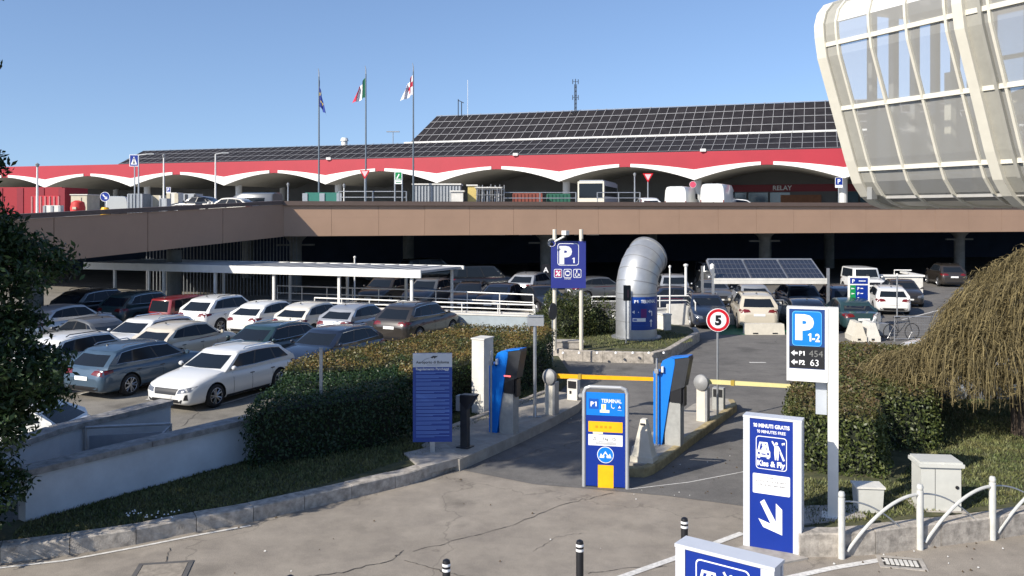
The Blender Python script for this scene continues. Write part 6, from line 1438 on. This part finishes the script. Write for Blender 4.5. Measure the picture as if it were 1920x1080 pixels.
def sq_sign(name,px,Y,x0,y0,x1,y1,lab,draw,mats,two=False):
    x=ax(px,Y); o=empty(name,(x,Y,DZ),0,lab,'road sign'); w=ax(x1,Y)-ax(x0,Y); za,zb=zy(y1,Y)-DZ,zy(y0,Y)-DZ; u0=ax(x0,Y)-x; s=MB()
    for u in((-.25,.25) if two else (0,)): s.cyl(u,.06,0,zb-.1,.05,8)
    s.build('pole',M_steel,o); s=MB(); s.box((u0+w/2,0,(za+zb)/2),(w,.05,zb-za)); s.build('plate',M_signw,o); P=Panel((u0,-.026,za),(1,0,0),(0,-1,0)); m=MB(); draw(P,m,w,zb-za); m.build('plate_marks',mats,o)
def d1(P,m,w,h): P.rect(m,.04,.04,w-.04,h-.04,1,0); P.poly(m,[(w*.16,h*.16),(w*.84,h*.16),(w*.5,h*.86)],2,1); P.line(m,[(w*.5,h*.62),(w*.5,h*.42),(w*.42,h*.22)],.06,3,2); P.line(m,[(w*.5,h*.42),(w*.58,h*.22)],.06,3,2); P.disc(m,w*.5,h*.66,.05,3,2,10)
sq_sign('pedestrian_crossing_sign',252,66,243,290,260,312,'blue square pedestrian crossing sign high above the ramp parapet',d1,[M_signblue,M_signw,M_black])
def d2(P,m,w,h): P.rect(m,.04,h*.3,w-.04,h-.04,1,0); P.line(m,[(w*.3,h*.45),(w*.6,h*.8)],.08,2,1); P.rect(m,w*.15,h*.36,w*.8,h*.42,2,1); P.rect(m,.08,h*.1,w-.08,h*.16,2,0)
sq_sign('green_sign',747,60,740,322,754,345,'green and white sign on twin posts between the middle and right flagpoles',d2,[M_sgreen,M_signw],True)
def d3(P,m,w,h): P.rect(m,.03,h*.28,w-.03,h-.03,1,0); P.text(m,'P',w*.5,h*.42,h*.42,2,1,'C',.03)
sq_sign('parking_plate',1573,80,1566,333,1580,352,'blue P parking plate beside a vault column at the right',d3,[M_signblue,M_signw])
sq_sign('parking_plate',316,78,312,351,320,363,'small blue P plate above the white box on the upper road',d3,[M_signblue,M_signw])
def fa(P,m,r): P.disc(m,0,0,r*.92,1,0,24); P.line(m,[(-r*.45,r*.45),(r*.25,-r*.25)],r*.22,2,1); P.poly(m,[(r*.5,-r*.5),(r*.45,r*.1),(-r*.1,-r*.45)],2,1); return [M_signblue,M_signw]
round_sign('keep_right_sign',ax(197,60),60,DZ-.3,zy(369,60),.33,'round blue sign with white diagonal arrow above the ramp parapet',fa)
o=empty('yellow_marker',(ax(197,59),59,DZ-.3),0,'yellow plastic column base under the round blue arrow sign','marker'); s=MB(); s.lathe([(.3,0),(.3,.5),(.2,.7),(0,.7)],(0,0,.2),(0,0,1),14); s.build('marker_body',M_yel,o); s=MB(); s.lathe([(.31,.35),(.31,.45)],(0,0,.2),(0,0,1),14); s.build('band',M_signw,o)
def fn(P,m,r): P.disc(m,0,0,r*.95,1,0,24); return [mat('faded_red',srgb(190,70,95),.6,var=.05)]
round_sign('faded_round_sign',ax(1299,79.5),79.5,DZ,zy(346,79.5),.30,'faded red round sign between the two white vans',fn)
# clutter on the deck
def crate(name,px0,px1,py0,Y,depth,m,lab,cat,ribs=None,rib_m=None,roof=None,rz=0):
    x0,x1=ax(px0,Y),ax(px1,Y); h=zy(py0,Y)-DZ; o=empty(name,((x0+x1)/2,Y,DZ),rz,lab,cat); s=MB(); W=x1-x0; s.box((0,depth/2,h/2),(W,depth,h)); s.build('body',m,o)
    if ribs:
        s=MB(); n=max(1,int(W/ribs))
        for k in range(n+1): s.box((-W/2+W*k/n,-.03,h/2),(ribs*.35,.06,h*.94))
        s.build('ribbing',rib_m or m,o)
    if roof: s=MB(); s.box((0,depth/2,h+.06),(W+.2,depth+.2,.1)); s.build('lid',roof,o)
    return o
M_cg=mat('container_grey',(.20,.22,.24),.6,var=.15,vs=3); M_cl=mat('container_light',(.36,.38,.40),.6,var=.1); M_be=mat('beige_site',(.50,.45,.34),.7,var=.15,vs=2)
crate('site_container',775,862,347,63,2.4,M_cg,'grey ribbed site container left of the yellow board','container',.22,M_cl,M_offw)
crate('yellow_board',877,893,349,62.6,.3,mat('site_yellow',(.55,.42,.14),.6,var=.1),'yellow upright board between grey container and stacked fencing','board',roof=M_offw)
crate('stacked_barriers',846,868,360,61.8,.9,M_offw,'white block of site material in front of the grey container','site material',roof=M_offw)
crate('red_container',962,1016,362,66,2.4,mat('container_rust',(.22,.06,.04),.7,var=.15),'rust red low container between stacked fencing and coach','container',.25)
crate('green_container',1027,1068,363,67,2.4,mat('container_green',(.02,.11,.07),.7,var=.15),'dark green low container left of the coach','container',.25)
crate('green_fence_panel',572,636,361,61,.08,mat('green_mesh',(.03,.16,.13),.8,var=.1),'green mesh fence panel beside the left flagpole','fence',1.0,M_steel)
crate('cream_hut',133,163,366,96,3,M_be,'cream hut under the left vaults','hut',roof=M_offw); crate('white_cube',316,331,361,76,1.6,M_offw,'white cube shaped box behind the slim lamp post','box',.9,M_be)
crate('grey_kiosk',332,366,363,80,2,M_cl,'grey kiosk with dark window right of the white cube','kiosk',.6,M_dgrey)
crate('cream_stall',270,300,366,82,2,M_be,'cream stall behind the pedestrian crossing sign','stall',.5,M_offw); crate('grey_cage',240,266,363,80,2,M_cg,'grey wire cage left of the cream stall','cage',.3,M_steel)
crate('red_hoarding',60,110,367,86,.3,mat('hoarding_red',srgb(185,35,50),.6,var=.08),'red slatted hoarding at the far left under the vaults','hoarding',.4,mat('hoarding_pale',(.42,.16,.16),.6,var=.1))
crate('red_block',-40,116,351,98,6,mat('dull_red_wall',srgb(150,30,42),.7,var=.06),'dull red low building behind the left evergreen tree','building',2.0,MATS['dark_red_band'])
crate('white_desk',83,112,385,66,.6,M_offw,'white desk like box by the left lamp post','box',.5,M_grey)
crate('grey_bin_store',300,312,372,73,1,M_cl,'small grey bin store left of the white cube','bin store',.3,M_grey)
o=empty('red_generator',(ax(146,74),74,DZ),0,'rounded red machine on the upper road in front of the cream hut','machine'); s=MB(); s.lathe([(.55,0),(.6,.5),(.5,1.0),(.2,1.15),(0,1.15)],(0,0,.1),(0,0,1),14); s.build('machine_body',mat('machine_red',srgb(190,50,45),.6,var=.1),o,smooth=40); s=MB(); s.box((0,-.4,.6),(.3,.5,.2)); s.box((.2,0,1.35),(.2,.2,.3)); s.build('fitting',M_be,o)
rr=random.Random(8); c0=None
for i,(px,lb) in enumerate(((391,'leftmost white cone left of the grey minivan'),(398,'middle white cone left of the grey minivan'),(405,'white cone closest to the grey minivan'))):
    if c0 is None: c0=empty('traffic_cone',(ax(px,67),67,DZ+.3),0,lb,'cone','white cones by the minivan'); s=MB(); s.lathe([(.28,0),(.24,.05),(.07,.75),(0,.78)],(0,0,0),(0,0,1),12); s.build('cone_body',M_offw,c0)
    else: q=copy_tree(c0); q.location.x=ax(px,67); q['label']=lb
# stacked fencing / scaffold frames
o=empty('scaffold_stack',(ax(918,62.5),62.5,DZ),0,'stack of steel site fencing and scaffold frames right of the yellow board','scaffold'); s=MB(); W=ax(945,62.5)-ax(893,62.5)
for k in range(16): x=-W/2+W*k/15; s.tube([(x,rr.uniform(0,.8),0),(x+rr.uniform(-.12,.12),rr.uniform(0,.8),zy(rr.uniform(345,352),62.5)-DZ)],.035,5)
for z in(.3,.9,1.5,1.9): s.tube([(-W/2,.1,z),(W/2,.2,z)],.03,5)
s.build('frame',M_steel,o); s=MB(); s.box((-.1,.5,2.02),(W*1.0,.9,.08),R(3)); s.build('board',M_offw,o)
# pallet mesh barrier (white/orange)
o=empty('site_netting',(ax(806,61.5),61.5,DZ),0,'white and orange netting fence in front of the grey site container','fence'); s=MB(); W=ax(836,61.5)-ax(764,61.5)
for k in range(15): s.box((-W/2+W*k/14,0,.46),(.06,.04,.92))
for k in range(5): s.box((0,-.01,.15+.19*k),(W,.03,.08))
s.build('netting',mat('net_white',(.60,.52,.47),.7,var=.2,vs=7),o)
# deck railing behind parapet
def deckrail(px0,px1,Y,py,lab):
    x0,x1=ax(px0,Y),ax(px1,Y); o=empty('guard_rail',(x0,Y,DZ),0,lab,'railing'); s=MB(); h=zy(py,Y)-DZ
    for z in(h,h-.4): s.tube([(0,0,z),(x1-x0,0,z)],.03,6)
    n=max(2,int((x1-x0)/3))
    for k in range(n+1): s.tube([((x1-x0)*k/n,0,0),((x1-x0)*k/n,0,h+.02)],.04,6)
    s.build('rails',M_steel,o)
deckrail(636,762,60.5,359,'thin grey guard rail below the middle flagpole'); deckrail(945,1080,63,361,'thin grey guard rail in front of the rust red container'); deckrail(1120,1200,64.5,361,'thin grey guard rail right of the coach')
